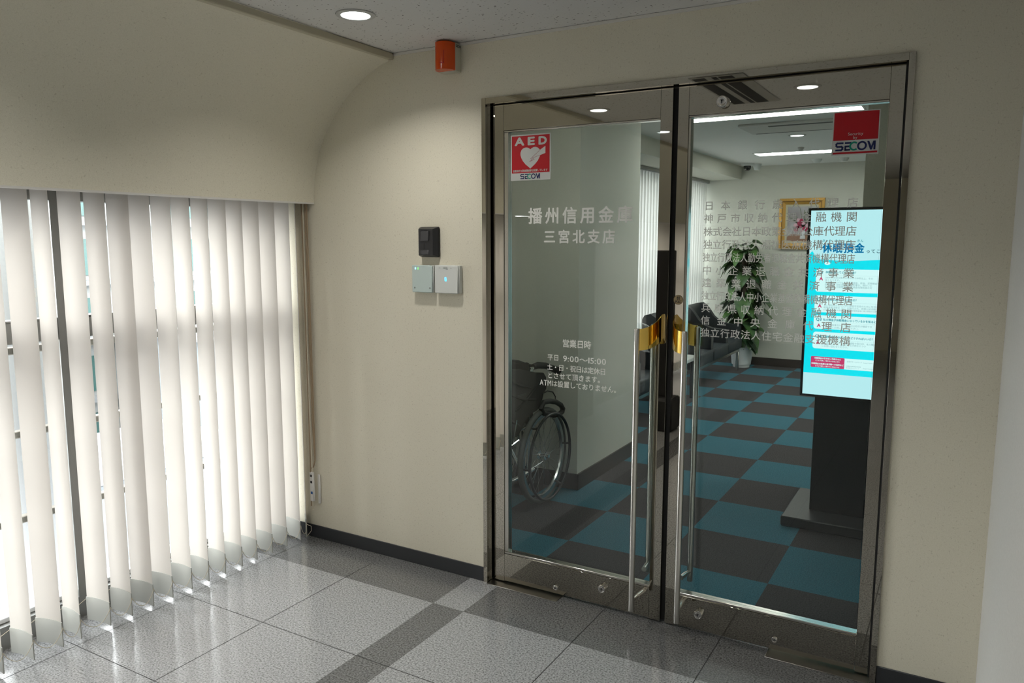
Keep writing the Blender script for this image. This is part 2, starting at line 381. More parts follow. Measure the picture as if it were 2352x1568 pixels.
fl.box(-1.45, XW+.1, YB-.3, 0.052, -0.15, -0.003, mi=2)
struct('floor', fl, ['granite_light', 'granite_dark', 'joint'], 'polished grey granite floor with darker bands in the entrance hall', 'floor', smooth=False)
b = MB().box(-1.6, 4.0, 0.052, 7.0, -0.15, 0.0)
struct('floor_carpet', b, 'carpet_checker', 'blue and charcoal checkered carpet tiles beyond the glass doors', 'carpet floor', smooth=False)
# ceiling
b = MB().box(-0.472, XW+.1, YB-.1, 0.1, ZC, ZC+0.12)
struct('ceiling', b, 'acoustic_board', 'speckled acoustic board ceiling over the entrance hall', 'ceiling', smooth=False)
b = MB().box(-1.6, 4.0, 0.1, 7.0, 2.42, 2.54)
struct('ceiling_inner', b, 'inner_ceiling_board', 'flat grey white ceiling of the lobby behind the glass', 'ceiling', smooth=False)
# door wall
b = MB(); b.box(-1.45, 0.0, 0.0, 0.1, 0, 2.5); b.box(1.6188, 4.0, 0.0, 0.1, 0, 2.5); b.box(0.0, 1.6188, 0.0, 0.1, 2.125, 2.5)
struct('wall_front', b, 'wallpaper', 'cream textured wallpaper wall around the glass double doors', 'wall', smooth=False)
# left wall: lintel with a cove up to the ceiling
cove = [(-0.979, 1.718), (-0.976, 1.77), (-0.965, 1.855), (-0.934, 1.956), (-0.877, 2.055), (-0.781, 2.168), (-0.658, 2.262), (-0.558, 2.312), (-0.49, 2.335)]
def smoothcurve(P, k=5):
    o_ = []
    for i in range(len(P)-1):
        a = P[max(i-1, 0)]; b_ = P[i]; c = P[i+1]; d = P[min(i+2, len(P)-1)]
        for q in range(k):
            t = q/k
            o_.append(tuple(0.5*((2*b_[z])+(-a[z]+c[z])*t+(2*a[z]-5*b_[z]+4*c[z]-d[z])*t*t+(-a[z]+3*b_[z]-3*c[z]+d[z])*t**3) for z in (0, 1)))
    return o_+[P[-1]]
cv = smoothcurve(cove)
prof = cv+[(-0.48, 2.337), (-0.48, 2.5), (-1.45, 2.5), (-1.45, 1.86), (-1.02, 1.86), (-1.02, 1.718)]
b = MB(); N = len(prof)
vs = [(x, 0.0, z) for x, z in prof]+[(x, YB, z) for x, z in prof]
b.add(vs, [[i, N+i, N+(i+1) % N, (i+1) % N] for i in range(N)])
struct('wall_left', b, 'wallpaper', 'cream lintel above the blinds curving up into a cove', 'wall', ang=25)
b = MB().box(-0.492, -0.464, YB, -0.002, 2.334, ZC-0.001, 0.003)
struct('trim_1', b, 'trim_cream', 'beige edge strip between the curved cove and the ceiling', 'trim')
b = MB().box(-0.462, XW-0.001, -0.008, -0.0005, ZC-0.012, ZC-0.0015)
struct('trim_2', b, 'trim_white', 'thin white ceiling moulding along the door wall', 'trim')
b = MB().box(-1.022, -0.977, YB, -0.001, 1.712, 1.7185)
struct('trim_3', b, 'trim_white', 'thin white edge strip under the lintel above the blinds', 'trim')
b = MB().box(XW, XW+0.1, YB, -0.0005, 0, ZC)
struct('wall_right', b, 'wallpaper_pale', 'pale grey white wall at the right edge beside the doors', 'wall', smooth=False)
b = MB().box(-1.45, -1.2, YB, -6.46, 0, 1.86)
struct('wall_left_rear', b, 'wallpaper', 'cream wall beyond the end of the blinds', 'wall', smooth=False)
b = MB().box(-1.45, XW+0.1, YB-0.12, YB, 0, 2.5)
struct('wall_rear', b, 'wallpaper', 'cream wall at the far end of the hall behind the viewer', 'wall', smooth=False)
b = MB().box(-1.4, -0.0005, -0.006, -0.0003, 0.0, 0.0674, 0.002); struct('baseboard_left', b, 'base_charcoal', 'charcoal vinyl baseboard left of the doors', 'baseboard')
b = MB().box(1.6195, XW-0.0005, -0.006, -0.0003, 0.0, 0.0674, 0.002); struct('baseboard_right', b, 'base_charcoal', 'short charcoal vinyl baseboard right of the doors', 'baseboard')
# lobby walls
b = MB().box(-1.4, 4.0, 6.88, 7.0, 0, 2.42); struct('wall_far', b, 'inner_wall_paint', 'pale grey green wall at the far end of the lobby', 'wall', smooth=False)
b = MB().box(-1.3, -0.199, 1.384, 2.35, 0, 2.42); struct('wall_pier', b, 'pier_paper', 'square wall pier just inside the left glass door', 'wall', smooth=False)
b = MB(); b.box(-1.42, -1.3, 0.1, 4.3, 0, 2.42); b.box(-1.42, -1.3, 4.3, 6.88, 2.30, 2.42); b.box(-1.3, -0.636, 2.35, 6.88, 2.266, 2.42)
struct('wall_inner_left', b, 'inner_wall_paint', 'window side wall and ceiling beam of the lobby', 'wall', smooth=False)
b = MB().box(1.262, 1.40, 2.08, 2.30, 0.0, 2.42); b.box(1.40, 4.0, 2.08, 2.2, 0.0, 2.42)
struct('wall_partition', b, 'wallpaper', 'shaded partition wall behind the display kiosk', 'wall', smooth=False)
b = MB().box(3.9, 4.0, 0.1, 6.88, 0, 2.42); struct('wall_inner_right', b, 'inner_wall_paint', 'right hand wall of the lobby', 'wall', smooth=False)
b = MB().box(-1.2, 3.9, 6.866, 6.8795, 0, 0.1, 0.002); struct('baseboard_far', b, 'base_brown', 'dark brown baseboard along the far lobby wall', 'baseboard')
b = MB(); b.box(-1.29, -0.187, 1.372, 1.3835, 0, 0.1); b.box(-0.1985, -0.187, 1.372, 2.36, 0, 0.1); struct('baseboard_pier', b, 'base_brown', 'dark brown baseboard round the wall pier', 'baseboard', smooth=False)
b = MB(); b.box(1.25, 1.40, 2.068, 2.0795, 0, 0.1); struct('baseboard_partition', b, 'base_brown', 'dark baseboard behind the display kiosk', 'baseboard', smooth=False)

# ------------------------------------------------------------------ windows
def window(idx, x, y0, y1, z1, mulls, label):
    w = thing('window_%d' % idx, label, 'window', (x, y0, 0), kind='structure')
    b = MB(); b.box(x-0.05, x+0.03, y1, y0, 0.0, 0.088); b.box(x-0.05, x+0.03, y1, y0, z1-0.05, z1+0.1)
    b.box(x-0.05, x+0.03, y0-0.03, y0, 0.088, z1-0.05); b.box(x-0.05, x+0.03, y1, y1+0.04, 0.088, z1-0.05)
    obj('window_frame', b, 'sash_grey', w, smooth=False)
    b = MB().box(x-0.10, x-0.0, y1, y0, 0.088, 0.108, 0.003); obj('sill', b, 'sash_white', w)
    b = MB()
    for q in mulls: b.box(x-0.04, x+0.03, q-0.008, q+0.032, 0.088, z1-0.05)
    obj('mullion', b, 'sash_grey', w, smooth=False)
    b = MB()
    for q in mulls: b.box(x-0.04, x+0.042, q+0.032, q+0.052, 0.05, z1-0.05)
    obj('gasket_strip', b, 'gasket', w, smooth=False)
    b = MB().box(x-0.04, x+0.02, y1, y0, 1.15, 1.232, 0.003); b.box(x-0.042, x+0.024, y1, y0, 1.232, 1.238); obj('transom', b, 'sash_grey', w)
    for zz in (1.108, 0.775, 0.43):
        b = MB(); b.box(x-0.135, x-0.105, y1, y0, zz-0.014, zz+0.016, 0.004); obj('guard_rail', b, 'rail_metal', w)
    b = MB().box(x-0.012, x-0.006, y1, y0, 0.088, z1-0.05); obj('pane', b, 'window_glass', w, smooth=False)
    return w
window(1, -1.28, -0.03, -2.18, 1.74, [-1.12], 'tall hall window with grey frame behind the blinds near the doors')
window(3, -1.28, -3.28, -6.45, 1.74, [-4.4, -5.5], 'second hall window further from the doors')
b = MB().box(-1.42, -0.985, -3.26, -2.20, 0, 1.711); struct('wall_window_pier', b, 'pier_shade_olive', 'wall pier between the two hall windows, its shade put into a dark olive colour', 'wall', smooth=False)
b = MB().box(-0.9848, -0.979, -3.26, -2.20, 0, 0.0674, 0.002); struct('baseboard_pier_hall', b, 'base_charcoal', 'charcoal baseboard on the pier between the hall windows', 'baseboard')
b = MB().box(-1.42, -1.24, -0.03, 0.0, 0, 1.86); struct('wall_recess', b, 'wallpaper', 'narrow wall return beside the window recess', 'wall', smooth=False)
window(2, -1.34, 6.86, 4.3, 2.30, [5.5], 'lobby window behind the white blinds')

# ------------------------------------------------------------------ vertical blinds
def slat_mb(x, y, th, w, z0, z1, sag, nseg=6):
    b = MB(); d = Vector((-math.cos(th), -math.sin(th))); nrm = Vector((-d.y, d.x)); vs = []
    for z in (z0, z1):
        for k in range(nseg+1):
            t = k/nseg; q = Vector((x, y))+d*w*t+nrm*(-sag*(1-(2*t-1)**2)); vs.append((q.x, q.y, z))
    n1 = nseg+1
    return b.add(vs, [[k, k+1, n1+k+1, n1+k] for k in range(nseg)])
def weight_mb(x, y, th, w, z0, z1, sag, nseg=6):
    b = MB(); d = Vector((-math.cos(th), -math.sin(th))); nrm = Vector((-d.y, d.x)); vs = []
    for off in (-0.0022, 0.0022):
        for z in (z0, z1):
            for k in range(nseg+1):
                t = -0.015+1.03*k/nseg; q = Vector((x, y))+d*w*t+nrm*(-sag*(1-(2*t-1)**2)+off); vs.append((q.x, q.y, z))
    n1 = nseg+1; f = []
    for k in range(nseg):
        f += [[k, k+1, n1+k+1, n1+k], [2*n1+k, 3*n1+k, 3*n1+k+1, 2*n1+k+1], [k, 2*n1+k, 2*n1+k+1, k+1], [n1+k, n1+k+1, 3*n1+k+1, 3*n1+k]]
    f += [[0, n1, 3*n1, 2*n1], [nseg, 2*n1+nseg, 3*n1+nseg, n1+nseg]]
    return b.add(vs, f)
yb = [-0.059, -0.1, -0.192, -0.287, -0.383, -0.472, -0.567, -0.658, -0.747, -0.843, -0.934, -1.031, -1.124, -1.243, -1.313, -1.419, -1.523]
thd = [-38, -9, 1, 0, -4, -3, -5, -2, 2, 6, 6, 3, 7, -3, 12, 5, 5]
while yb[-1] > -6.3: yb.append(yb[-1]-0.0945); thd.append(random.uniform(-5, 9))
def hang_blind(ylist, angles, y0, y1, label):
    """Head rail from y0 to y1, one slat per entry (each with its bottom weight), and the two link chains."""
    bl = thing('vertical_blind', label, 'vertical blind', (-1.11, (y0+y1)/2, 0))
    obj('head_rail', MB().box(-1.145, -1.075, y1, y0, 1.80, 1.845, 0.004), 'sash_white', bl)
    front, back = MB(), MB(); fp, bp_ = [], []; w = 0.127; zt = 1.80; zl = 0.028
    for i, (y, t) in enumerate(zip(ylist, angles)):
        th = math.radians(t)
        s_ = obj('slat', slat_mb(-1.05, y, th, w, zl, zt, 0.0075), 'slat_fabric', bl, recalc=False, ang=60)
        wt = obj('slat_weight', weight_mb(-1.05, y, th, w, zl-0.012, zl+0.085, 0.0075), 'slat_weight', s_, ang=50); wt.location = (0, 0, 0)
        e0 = Vector((-1.0465, y, 0.088)); e1 = Vector((-1.0525-w*math.cos(th), y-w*math.sin(th), 0.105))
        if i:
            for k in range(1, 8):
                u = k/8; c = last0.lerp(e0, u); c.z -= 0.045*(1-(2*u-1)**2); c.x += 0.006*math.sin(u*PI); fp.append(c)
            mid = last1.lerp(e1, .5); mid.z -= 0.02; bp_.append(mid)
        fp += [e0+Vector((0, 0, 0.006)), e0]; bp_.append(e1); last0, last1 = e0, e1
    front.tube(fp, 0.0013, 5); back.tube(bp_, 0.0013, 5)
    obj('link_chain', front, 'cord_cream', bl); obj('link_chain', back, 'cord_cream', bl)
    return bl
near = [k for k, y in enumerate(yb) if y > -2.05]; far = [k for k, y in enumerate(yb) if -6.3 < y < -3.42]
hang_blind([yb[k] for k in far], [thd[k] for k in far], -3.30, -6.42, 'second row of beige vertical blind slats beyond the hall pier')
bl = hang_blind([yb[k] for k in near], [thd[k] for k in near], -0.03, -2.17, 'beige fabric vertical blind slats across the hall window left of the doors')
pts = [(-1.047, -0.059, 0.088), (-1.03, -0.045, 0.075), (-1.03, -0.045, 0.05), (-1.05, -0.058, 0.02)]
obj('chain_end', MB().tube(pts, 0.0013, 5), 'cord_cream', bl)
cd = MB(); cd.tube([(-1.035, -0.030, 1.80), (-1.034, -0.030, 0.60), (-1.033, -0.031, 0.45), (-1.036, -0.032, 0.18)], 0.0034, 6)
obj('pull_cord', cd, 'cord_brown', bl)
cd = MB(); cd.tube([(-1.012, -0.018, 1.80), (-1.012, -0.018, 0.55), (-1.013, -0.018, 0.42), (-1.022, -0.022, 0.385), (-1.033, -0.026, 0.378)], 0.0036, 6)
obj('pull_cord', MB().tube([(-1.02, -0.022, 1.80), (-1.018, -0.022, 0.6), (-1.013, -0.019, 0.44)], 0.0034, 6), 'cord_brown', bl)
obj('pull_cord', cd, 'cord_brown', bl)
cd = MB(); cd.tube([(-1.026, -0.03, 1.80), (-1.028, -0.03, 0.7), (-1.026, -0.028, 0.4), (-1.02, -0.026, 0.27), (-1.03, -0.028, 0.16)], 0.0028, 6)
obj('pull_cord', cd, 'cord_cream', bl)
k = obj('cord_weight', MB().box(-1.040, -1.014, -0.036, -0.022, 0.205, 0.36, 0.004), 'tag_white', bl)
l_ = MB()
for zz in (0.335, 0.302): obj('warning_print', MB().box(-1.033, -1.020, -0.0368, -0.0362, zz, zz+0.012), 'ink', k, smooth=False)

l_ = MB(); l_.box(-1.032, -1.019, -0.0368, -0.0362, 0.245, 0.258); obj('warning_print', l_, 'tag_blue', k, smooth=False)
for ch in k.children: ch.location = (0, 0, 0)
obj('cord_weight', MB().box(-1.008, -0.992, -0.012, -0.003, 0.19, 0.345, 0.003), 'tag_white', bl)

ib = thing('vertical_blind', 'white vertical blind slats drawn across the lobby window behind the sofas', 'vertical blind', (-1.06, 5.5, 0))
obj('head_rail', MB().box(-1.12, -1.02, 4.3, 6.86, 2.232, 2.264, 0.003), 'sash_grey', ib)
y = 6.82
while y > 4.35:
    obj('slat', slat_mb(-1.045, y, math.radians(74+random.uniform(-3, 3)), 0.1, 0.05, 2.232, 0.012), 'slat_white', ib, recalc=False, ang=60); y -= 0.088

# ------------------------------------------------------------------ outside the window
b = MB(); b.box(-40, -1.6, -30, 30, -4.2, -4.0); struct('ground_outside', b, 'asphalt', 'street level far below the window', 'ground', smooth=False)
bd = thing('apartment_building', 'pale concrete building with rows of teal windows seen between the slats', 'building', (-9.5, 4, -4))
obj('facade', MB().box(-12, -9.2, -3, 8, -4, 4.1), 'concrete_pale', bd, smooth=False)
for zc in (-3.2, -2.35, -1.5, -0.65, 0.2, 1.05, 1.9, 2.75, 3.6):
    for yc in [0.2+0.85*k for k in range(8)]:
        pw = obj('window', MB().box(-9.22, -9.17, yc-0.27, yc+0.27, zc-0.02, zc+0.5), 'teal_window', bd, smooth=False)
    obj('ledge', MB().box(-9.2, -9.0, -2, 7.2, zc-0.16, zc-0.09), 'concrete_grey', bd, smooth=False)
wp = thing('white_signboard', 'white upright board with a thin purple line outside the hall window', 'signboard', (-2.3, -0.7, -4))
obj('board', MB().box(-2.36, -2.28, -0.90, -0.53, -4, 3.2), 'panel_white', wp, smooth=False)
obj('line', MB().box(-2.279, -2.2785+0.006, -0.683, -0.671, -4, 3.2), 'purple_line', wp, smooth=False)
eq = thing('equipment_cabinet', 'pale blue equipment cabinet with dark characters low outside the window', 'cabinet', (-3.6, 0.2, -4))
obj('cabinet_body', MB().box(-4.6, -3.6, -0.9, 1.6, -4, -0.25, 0.02), 'panel_pale_blue', eq)
obj('cabinet_top', MB().box(-4.65, -3.55, -0.95, 1.65, -0.25, -0.13, 0.01), 'panel_white', eq)
tx = MB(); 
lt = [( '装', 0.0), ('置', 0.0)]
e1 = MB()
for k_, ch in enumerate('減装置'):
    vs, fs = glyph(ch, 0.01); e1.add([(-3.596, -0.12+k_*0.16+v.x*0.14, -0.75+v.y*0.14) for v in vs], fs)
for k_, ch in enumerate('機'):
    vs, fs = glyph(ch, 0.01); e1.add([(-3.596, 0.0+v.x*0.24, -1.55+v.y*0.24) for v in vs], fs)
obj('lettering', e1, 'sticker_navy', eq, smooth=False)
ob = thing('office_block', 'large white block filling the view beyond the cabinet', 'building', (-7, 8, -4))
obj('facade', MB().box(-8.8, -6.5, 3.9, 14, -4, 0.2), 'panel_pale_blue', ob, smooth=False)
obj('parapet', MB().box(-8.9, -6.4, 3.8, 14, 0.2, 0.4), 'panel_white', ob, smooth=False)

# ------------------------------------------------------------------ door casing and leaves
b = MB()
b.box(0.0, 0.020, -0.009, 0.095, 0, 2.1248, 0.0006); b.box(1.599, 1.6188, -0.009, 0.095, 0, 2.1248, 0.0006); b.box(0.020, 1.599, -0.008, 0.095, 2.1005, 2.1248, 0.0006)
b.box(0.0200, 0.0275, 0.018, 0.09, 0, 2.1)
cs = struct('trim_4', b, 'mirror_steel', 'polished stainless steel casing around the double doors', 'door casing')
b = MB(); b.box(0.0278, 0.0350, 0.045, 0.09, 0, 2.1); b.box(1.5915, 1.5988, 0.022, 0.09, 0, 2.1); b.box(0.030, 1.5915, 0.035, 0.09, 2.0985, 2.1003)
obj('gap_seal', b, 'black_gap', cs, smooth=False)
Y0, Y1 = 0.03, 0.07       # leaf faces
def leaf(n, x0, x1, sa, sb, gl0, gl1, label):
    d = thing('door_%d' % n, label, 'door', (x0, 0.05, 0), kind='structure')
    obj('stile', MB().box(x0, sa, Y0, Y1, 0.008, 2.0975, 0.0005), 'mirror_steel', d)
    obj('stile', MB().box(sb, x1, Y0, Y1, 0.008, 2.0975, 0.0005), 'mirror_steel', d)
    obj('top_rail', MB().box(sa+0.0006, sb-0.0006, Y0, Y1, 1.992, 2.0975, 0.0005), 'mirror_steel', d)
    obj('bottom_rail', MB().box(sa+0.0006, sb-0.0006, Y0, Y1, 0.012, 0.138, 0.0005), 'mirror_steel', d)
    bd_ = MB()
    for z0, z1 in ((1.984, 1.9918), (0.1382, 0.149)): bd_.box(sa, sb, Y0+0.002, Y1-0.002, z0, z1, 0.002)
    if gl0 > sa+0.004: bd_.box(sa, gl0, Y0+0.004, Y1-0.004, 0.149, 1.984, 0.001)
    if gl1 < sb-0.004: bd_.box(gl1, sb, Y0+0.004, Y1-0.004, 0.149, 1.984, 0.001)
    obj('glazing_bead', bd_, 'brushed_steel', d)
    g = obj('glass', MB().box(gl0+0.0005, gl1-0.0005, 0.046, 0.054, 0.1495, 1.9835), 'door_glass', d, smooth=False)
    return d, g
d1, g1 = leaf(1, 0.0355, 0.819, 0.086, 0.772, 0.106, 0.771, 'left glass leaf with shop name, opening hours and red heart sticker')
d2, g2 = leaf(2, 0.840, 1.590, 0.880, 1.547, 0.889, 1.543, 'right glass leaf with eleven lines of lettering and red square sticker')
obj('meeting_seal', MB().box(0.8195, 0.8395, 0.046, 0.064, 0.01, 2.096), 'black_gap', d1, smooth=False)
YT = 0.0452
def sub(name, mb, mt, par):
    o = obj(name, mb, mt, None, smooth=False, recalc=False); o.parent = par
    w = Vector((0, 0, 0)); p = par
    while p is not None: w += p.location; p = p.parent
    o.location = -w
    return o
t = MB(); line(t, '播州信用金庫', 0.196, 0.664, 1.638, 0.070, YT, 0.022, wch=0.068); sub('lettering', t, 'film_grey', g1)
t = MB(); line(t, '三宮北支店', 0.270, 0.592, 1.552, 0.058, YT, 0.022, wch=0.056); sub('lettering', t, 'film_grey', g1)
t = MB(); line(t, '営業日時', 0.361, 0.494, 1.111, 0.036, YT, 0.012, wch=0.034); sub('lettering', t, 'film_grey', g1)
t = MB(); line(t, '平日', 0.291, 0.347, 1.047, 0.029, YT, 0.008, wch=0.027); prop(t, '9:00～15:00', 0.364, 1.047, 0.034, YT, 0.008, x1=0.562)
line(t, '土・日・祝日は定休日', 0.289, 0.561, 1.006, 0.029, YT, 0.008, wch=0.0285)
line(t, 'とさせて頂きます。', 0.290, 0.553, 0.970, 0.029, YT, 0.008, wch=0.029)
prop(t, 'ATM', 0.254, 0.936, 0.034, YT, 0.010, x1=0.312); line(t, 'は設置しておりません。', 0.312, 0.624, 0.936, 0.029, YT, 0.008, wch=0.028)
sub('lettering', t, 'film_grey', g1)
L11 = [('日本銀行歳入代理店', 1.664), ('神戸市収納代理金融機関', 1.617), ('株式会社日本政策金融公庫代理店', 1.569), ('独立行政法人福祉医療機構代理店', 1.5215), ('独立行政法人勤労者退職金共済機構代理店', 1.4745), ('中小企業退職金共済事業', 1.4265),
       ('建築業退職金共済事業', 1.3795), ('独立行政法人中小企業基盤整備機構代理店', 1.332), ('兵庫県収納代理金融機関', 1.2855), ('信金中央金庫代理店', 1.239), ('独立行政法人住宅金融支援機構', 1.1925)]
for s_, z in L11:
    t = MB(); N_ = len(s_); w = min(0.0365, (1.470-0.944)/N_*1.02)
    line(t, s_, 0.944, 1.470, z, 0.0365, YT, 0.006, wch=w); sub('lettering', t, 'film_grey', g2)

def brand(mb_navy, mb_green, x0, x1, z0, z1, y):
    """Five heavy letters: S E C O M with a split E and a green C."""
    W_, H_ = x1-x0, z1-z0; t = H_*0.2
    def P(u, v): return (x0+u*W_, z0+v*H_)
    hw = t/H_/2; 
    mb_navy.stroke([P(0.20, 1-hw), P(0.045, 1-hw), P(0.022, 0.80), P(0.022, 0.62), P(0.05, 0.5), P(0.15, 0.5), P(0.178, 0.40), P(0.178, 0.22), P(0.15, hw), P(0.0, hw)], t, y)
    mb_navy.flat([P(0.235, 0.80), P(0.385, 0.80), P(0.40, 1.0), P(0.235, 1.0)], y)
    mb_navy.stroke([P(0.38, 0.5), P(0.235, 0.5)], t, y); mb_navy.stroke([P(0.375, hw), P(0.235, hw)], t, y); mb_navy.stroke([P(0.25, 0.58), P(0.25, 0.0)], t*0.9, y)
    def arc(cx, r0, r1, ry, a0, a1, mb, n=24, y=y-0.0003):
        for k in range(n):
            q0 = math.radians(a0+(a1-a0)*k/n); q1 = math.radians(a0+(a1-a0)*(k+1)/n); e0, e1 = r0/W_, r1/W_
            mb.flat([P(cx+e0*math.cos(q0), 0.5+r0/H_*math.sin(q0)), P(cx+e1*math.cos(q0), 0.5+r1/H_*math.sin(q0)), P(cx+e1*math.cos(q1), 0.5+r1/H_*math.sin(q1)), P(cx+e0*math.cos(q1), 0.5+r0/H_*math.sin(q1))], y)
    R_ = H_*0.53
    arc(0.47, R_-t, R_, 1, 48, 312, mb_green)
    arc(0.665, R_-t, R_, 1, 0, 360, mb_navy, y=y-0.0004)
    mb_navy.flat([P(0.79, 1.0), P(0.84, 1.0), P(0.895, 0.42), P(0.94, 1.0), P(1.0, 1.0), P(1.0, 0.0), P(0.95, 0.0), P(0.95, 0.55), P(0.915, 0.0), P(0.87, 0.0)], y-0.0005)

# heart sticker, inside the left glass face
YS = 0.0450
st = obj('first_aid_sticker', MB().box(0.112, 0.301, YS, 0.0458, 1.785, 1.972), 'sticker_white', d1, smooth=False); st['label'] = 'red and white square sticker with a heart and bolt'
def ssub(name, mb, mt, par=st): return sub(name, mb, mt, par)
y1_, y2_, y3_ = YS-0.0004, YS-0.0007, YS-0.0010
t = MB(); t.flat([(0.1175, 1.8155), (0.2962, 1.8155), (0.2962, 1.9668), (0.1175, 1.9668)], y1_); ssub('red_field', t, 'sticker_red')
t = MB(); hp = []
hr = [(0.2065, 1.9105), (0.213, 1.9155), (0.222, 1.9188), (0.232, 1.9188), (0.242, 1.9155), (0.2495, 1.9085), (0.2535, 1.899), (0.2535, 1.889), (0.250, 1.878), (0.242, 1.864), (0.230, 1.851), (0.2065, 1.8325)]
hl = [(0.413-x, z) for x, z in hr[::-1]][1:-1]
t.flat(hr+hl, y2_)
t.flat([(0.277, 1.9205), (0.277, 1.892), (0.2505, 1.884), (0.2462, 1.903)], y2_-0.0001)
ssub('heart', t, 'sticker_white')
t = MB(); t.stroke([(0.2495, 1.9035), (0.208, 1.8728), (0.2155, 1.8685), (0.2025, 1.8605), (0.2255, 1.8692), (0.2165, 1.8745), (0.2508, 1.8845)], 0.0011, y3_); ssub('bolt', t, 'sticker_pink_line')
t = MB(); put(t, 'A', 0.1545, 1.9445, 0.047, 0.034, y2_, 0.045); put(t, 'E', 0.2105, 1.9440, 0.034, 0.034, y2_, 0.045); put(t, 'D', 0.2640, 1.9435, 0.039, 0.034, y2_, 0.045)
line(t, '自動体外式除細動器を設置しています', 0.123, 0.288, 1.8245, 0.0105, y2_, 0.02); ssub('lettering', t, 'sticker_white')
tn, tg = MB(), MB(); brand(tn, tg, 0.159, 0.252, 1.7905, 1.8115, y1_); ssub('emblem', tn, 'sticker_navy'); ssub('emblem', tg, 'sticker_green')
# security sticker on the right glass
s2 = obj('security_sticker', MB().box(1.376, 1.5215, YS, 0.0458, 1.822, 1.9655), 'sticker_white', d2, smooth=False); s2['label'] = 'red and white square security sticker'
t = MB(); t.flat([(1.380, 1.8705), (1.518, 1.8705), (1.518, 1.962), (1.380, 1.962)], y1_); t.flat([(1.380, 1.8258), (1.518, 1.8258), (1.518, 1.8318), (1.380, 1.8318)], y1_); ssub('red_field', t, 'sticker_red', s2)
t = MB(); prop(t, 'Security', 1.425, 1.8905, 0.0135, y2_, 0.0, x1=1.473); prop(t, 'by', 1.4415, 1.8785, 0.0135, y2_, 0.0, x1=1.4555); ssub('lettering', t, 'sticker_white', s2)
tn, tg = MB(), MB(); brand(tn, tg, 1.388, 1.512, 1.836, 1.8645, y1_); ssub('emblem', tn, 'sticker_navy', s2); ssub('emblem', tg, 'sticker_green', s2)
# round pull sign on the right leaf's meeting stile
ps = obj('pull_sign', MB().cyl((0.8600, 0.0297, 1.3125), (0.8600, 0.0285, 1.3125), 0.0185, 32), 'gold_disc', d2); ps['label'] = 'small round brass disc with black characters'
t = MB(); put(t, '引', 0.8600, 1.3190, 0.0135, 0.0135, 0.0282, 0.03); prop(t, 'PULL', 0.8490, 1.3045, 0.0085, 0.0282, 0.03, x1=0.871); t.stroke([(0.847, 1.3108), (0.873, 1.3108)], 0.0006, 0.0282)
t.torus((0.8600, 0.0283, 1.3125), 0.0178, 0.0004, 'y', 36, 4); sub('lettering', t, 'ink', ps)

# pull handles: tube, crescent brass bracket, low standoff
def handle(par, xt, xd, yt, yd, z0, z1, side):
    s = 1 if yt > yd else -1
    h = obj('pull_handle', MB().lathe([(0.0, z0), (0.0095, z0), (0.0115, z0+0.002), (0.0115, z1-0.004), (0.009, z1), (0.0, z1)], (xt, yt, 0), 'z', 24), 'brushed_steel', par)
    b = MB(); nseg = 18; vs = []
    dx, dy = xd-xt, yd-yt
    for k in range(nseg+1):
        u = k/nseg
        # curved sweep: leaves the tube along x, bends round to meet the stile
        a = u*PI/2; px = xt+dx*math.sin(a); py = yt+dy*(1-math.cos(a))
        rise = u**2.2
        ztop = 1.205+0.060*rise; zbot = 1.123+0.040*rise
        if u > 0.9: ztop -= 0.012*((u-0.9)/0.1)**2
        tx_, ty_ = dx*math.cos(a), dy*math.sin(a); L_ = math.hypot(tx_, ty_) or 1; nx, ny = -ty_/L_*0.002, tx_/L_*0.002
        vs += [(px+nx, py+ny, zbot), (px+nx, py+ny, ztop), (px-nx, py-ny, ztop), (px-nx, py-ny, zbot)]
    fs = []
    for k in range(nseg):
        for q in range(4): fs.append([k*4+q, k*4+(q+1) % 4, (k+1)*4+(q+1) % 4, (k+1)*4+q])
    fs += [[0, 1, 2, 3], [nseg*4+3, nseg*4+2, nseg*4+1, nseg*4]]
    b.add(vs, fs); br = obj('bracket', b, 'brass', h); br['label'] = 'curved golden bracket'; br.location = h.location*0
    so = MB(); zs = z0+0.043; xs_ = xt+0.012*(1 if dx > 0 else -1)
    so.cyl((xt, yt, zs), (xs_*0.5+xt*0.5, (yt+yd)/2, zs), 0.008, 16); so.cyl((xs_*0.5+xt*0.5, (yt+yd)/2-0.004*s*-1, zs), (xs_, yd, zs), 0.0105, 16)
    o = obj('standoff', so, 'brushed_steel', h); o.location = h.location*0
handle(d1, 0.739, 0.803, -0.080, 0.0295, 0.078, 1.207, -1); handle(d2, 0.924, 0.852, -0.080, 0.0295, 0.076, 1.207, 1)
handle(d1, 0.721, 0.803, 0.150, 0.0705, 0.150, 1.200, -1); handle(d2, 0.902, 0.852, 0.150, 0.0705, 0.150, 1.200, 1)
# lock cylinders on the rails
def lock(par, x, z, r, depth):
    b = MB(); b.lathe([(r*1.0, Y0), (r*1.0, Y0-depth*0.85), (r*0.92, Y0-depth), (r*0.74, Y0-depth), (r*0.70, Y0-depth+0.0005), (r*0.62, Y0-depth), (r*0.34, Y0-depth), (r*0.30, Y0-depth+0.001), (0.0, Y0-depth+0.001)], (x, 0, z), 'y', 36)
    o = obj('lock_cylinder', b, 'bright_steel', par)
    k = MB(); k.box(x-r*0.07, x+r*0.07, Y0-depth-0.0004, Y0-depth+0.002, z-r*0.28, z+r*0.16); k.cyl((x, Y0-depth+0.002, z+r*0.14), (x, Y0-depth-0.0004, z+r*0.14), r*0.13, 12)
    q = obj('keyhole', k, 'black_gap', o, smooth=False); q.location = (0, 0, 0)
lock(d2, 1.006, 2.028, 0.0215, 0.022); lock(d2, 0.980, 0.082, 0.0175, 0.020); lock(d2, 1.268, 0.052, 0.0110, 0.006)
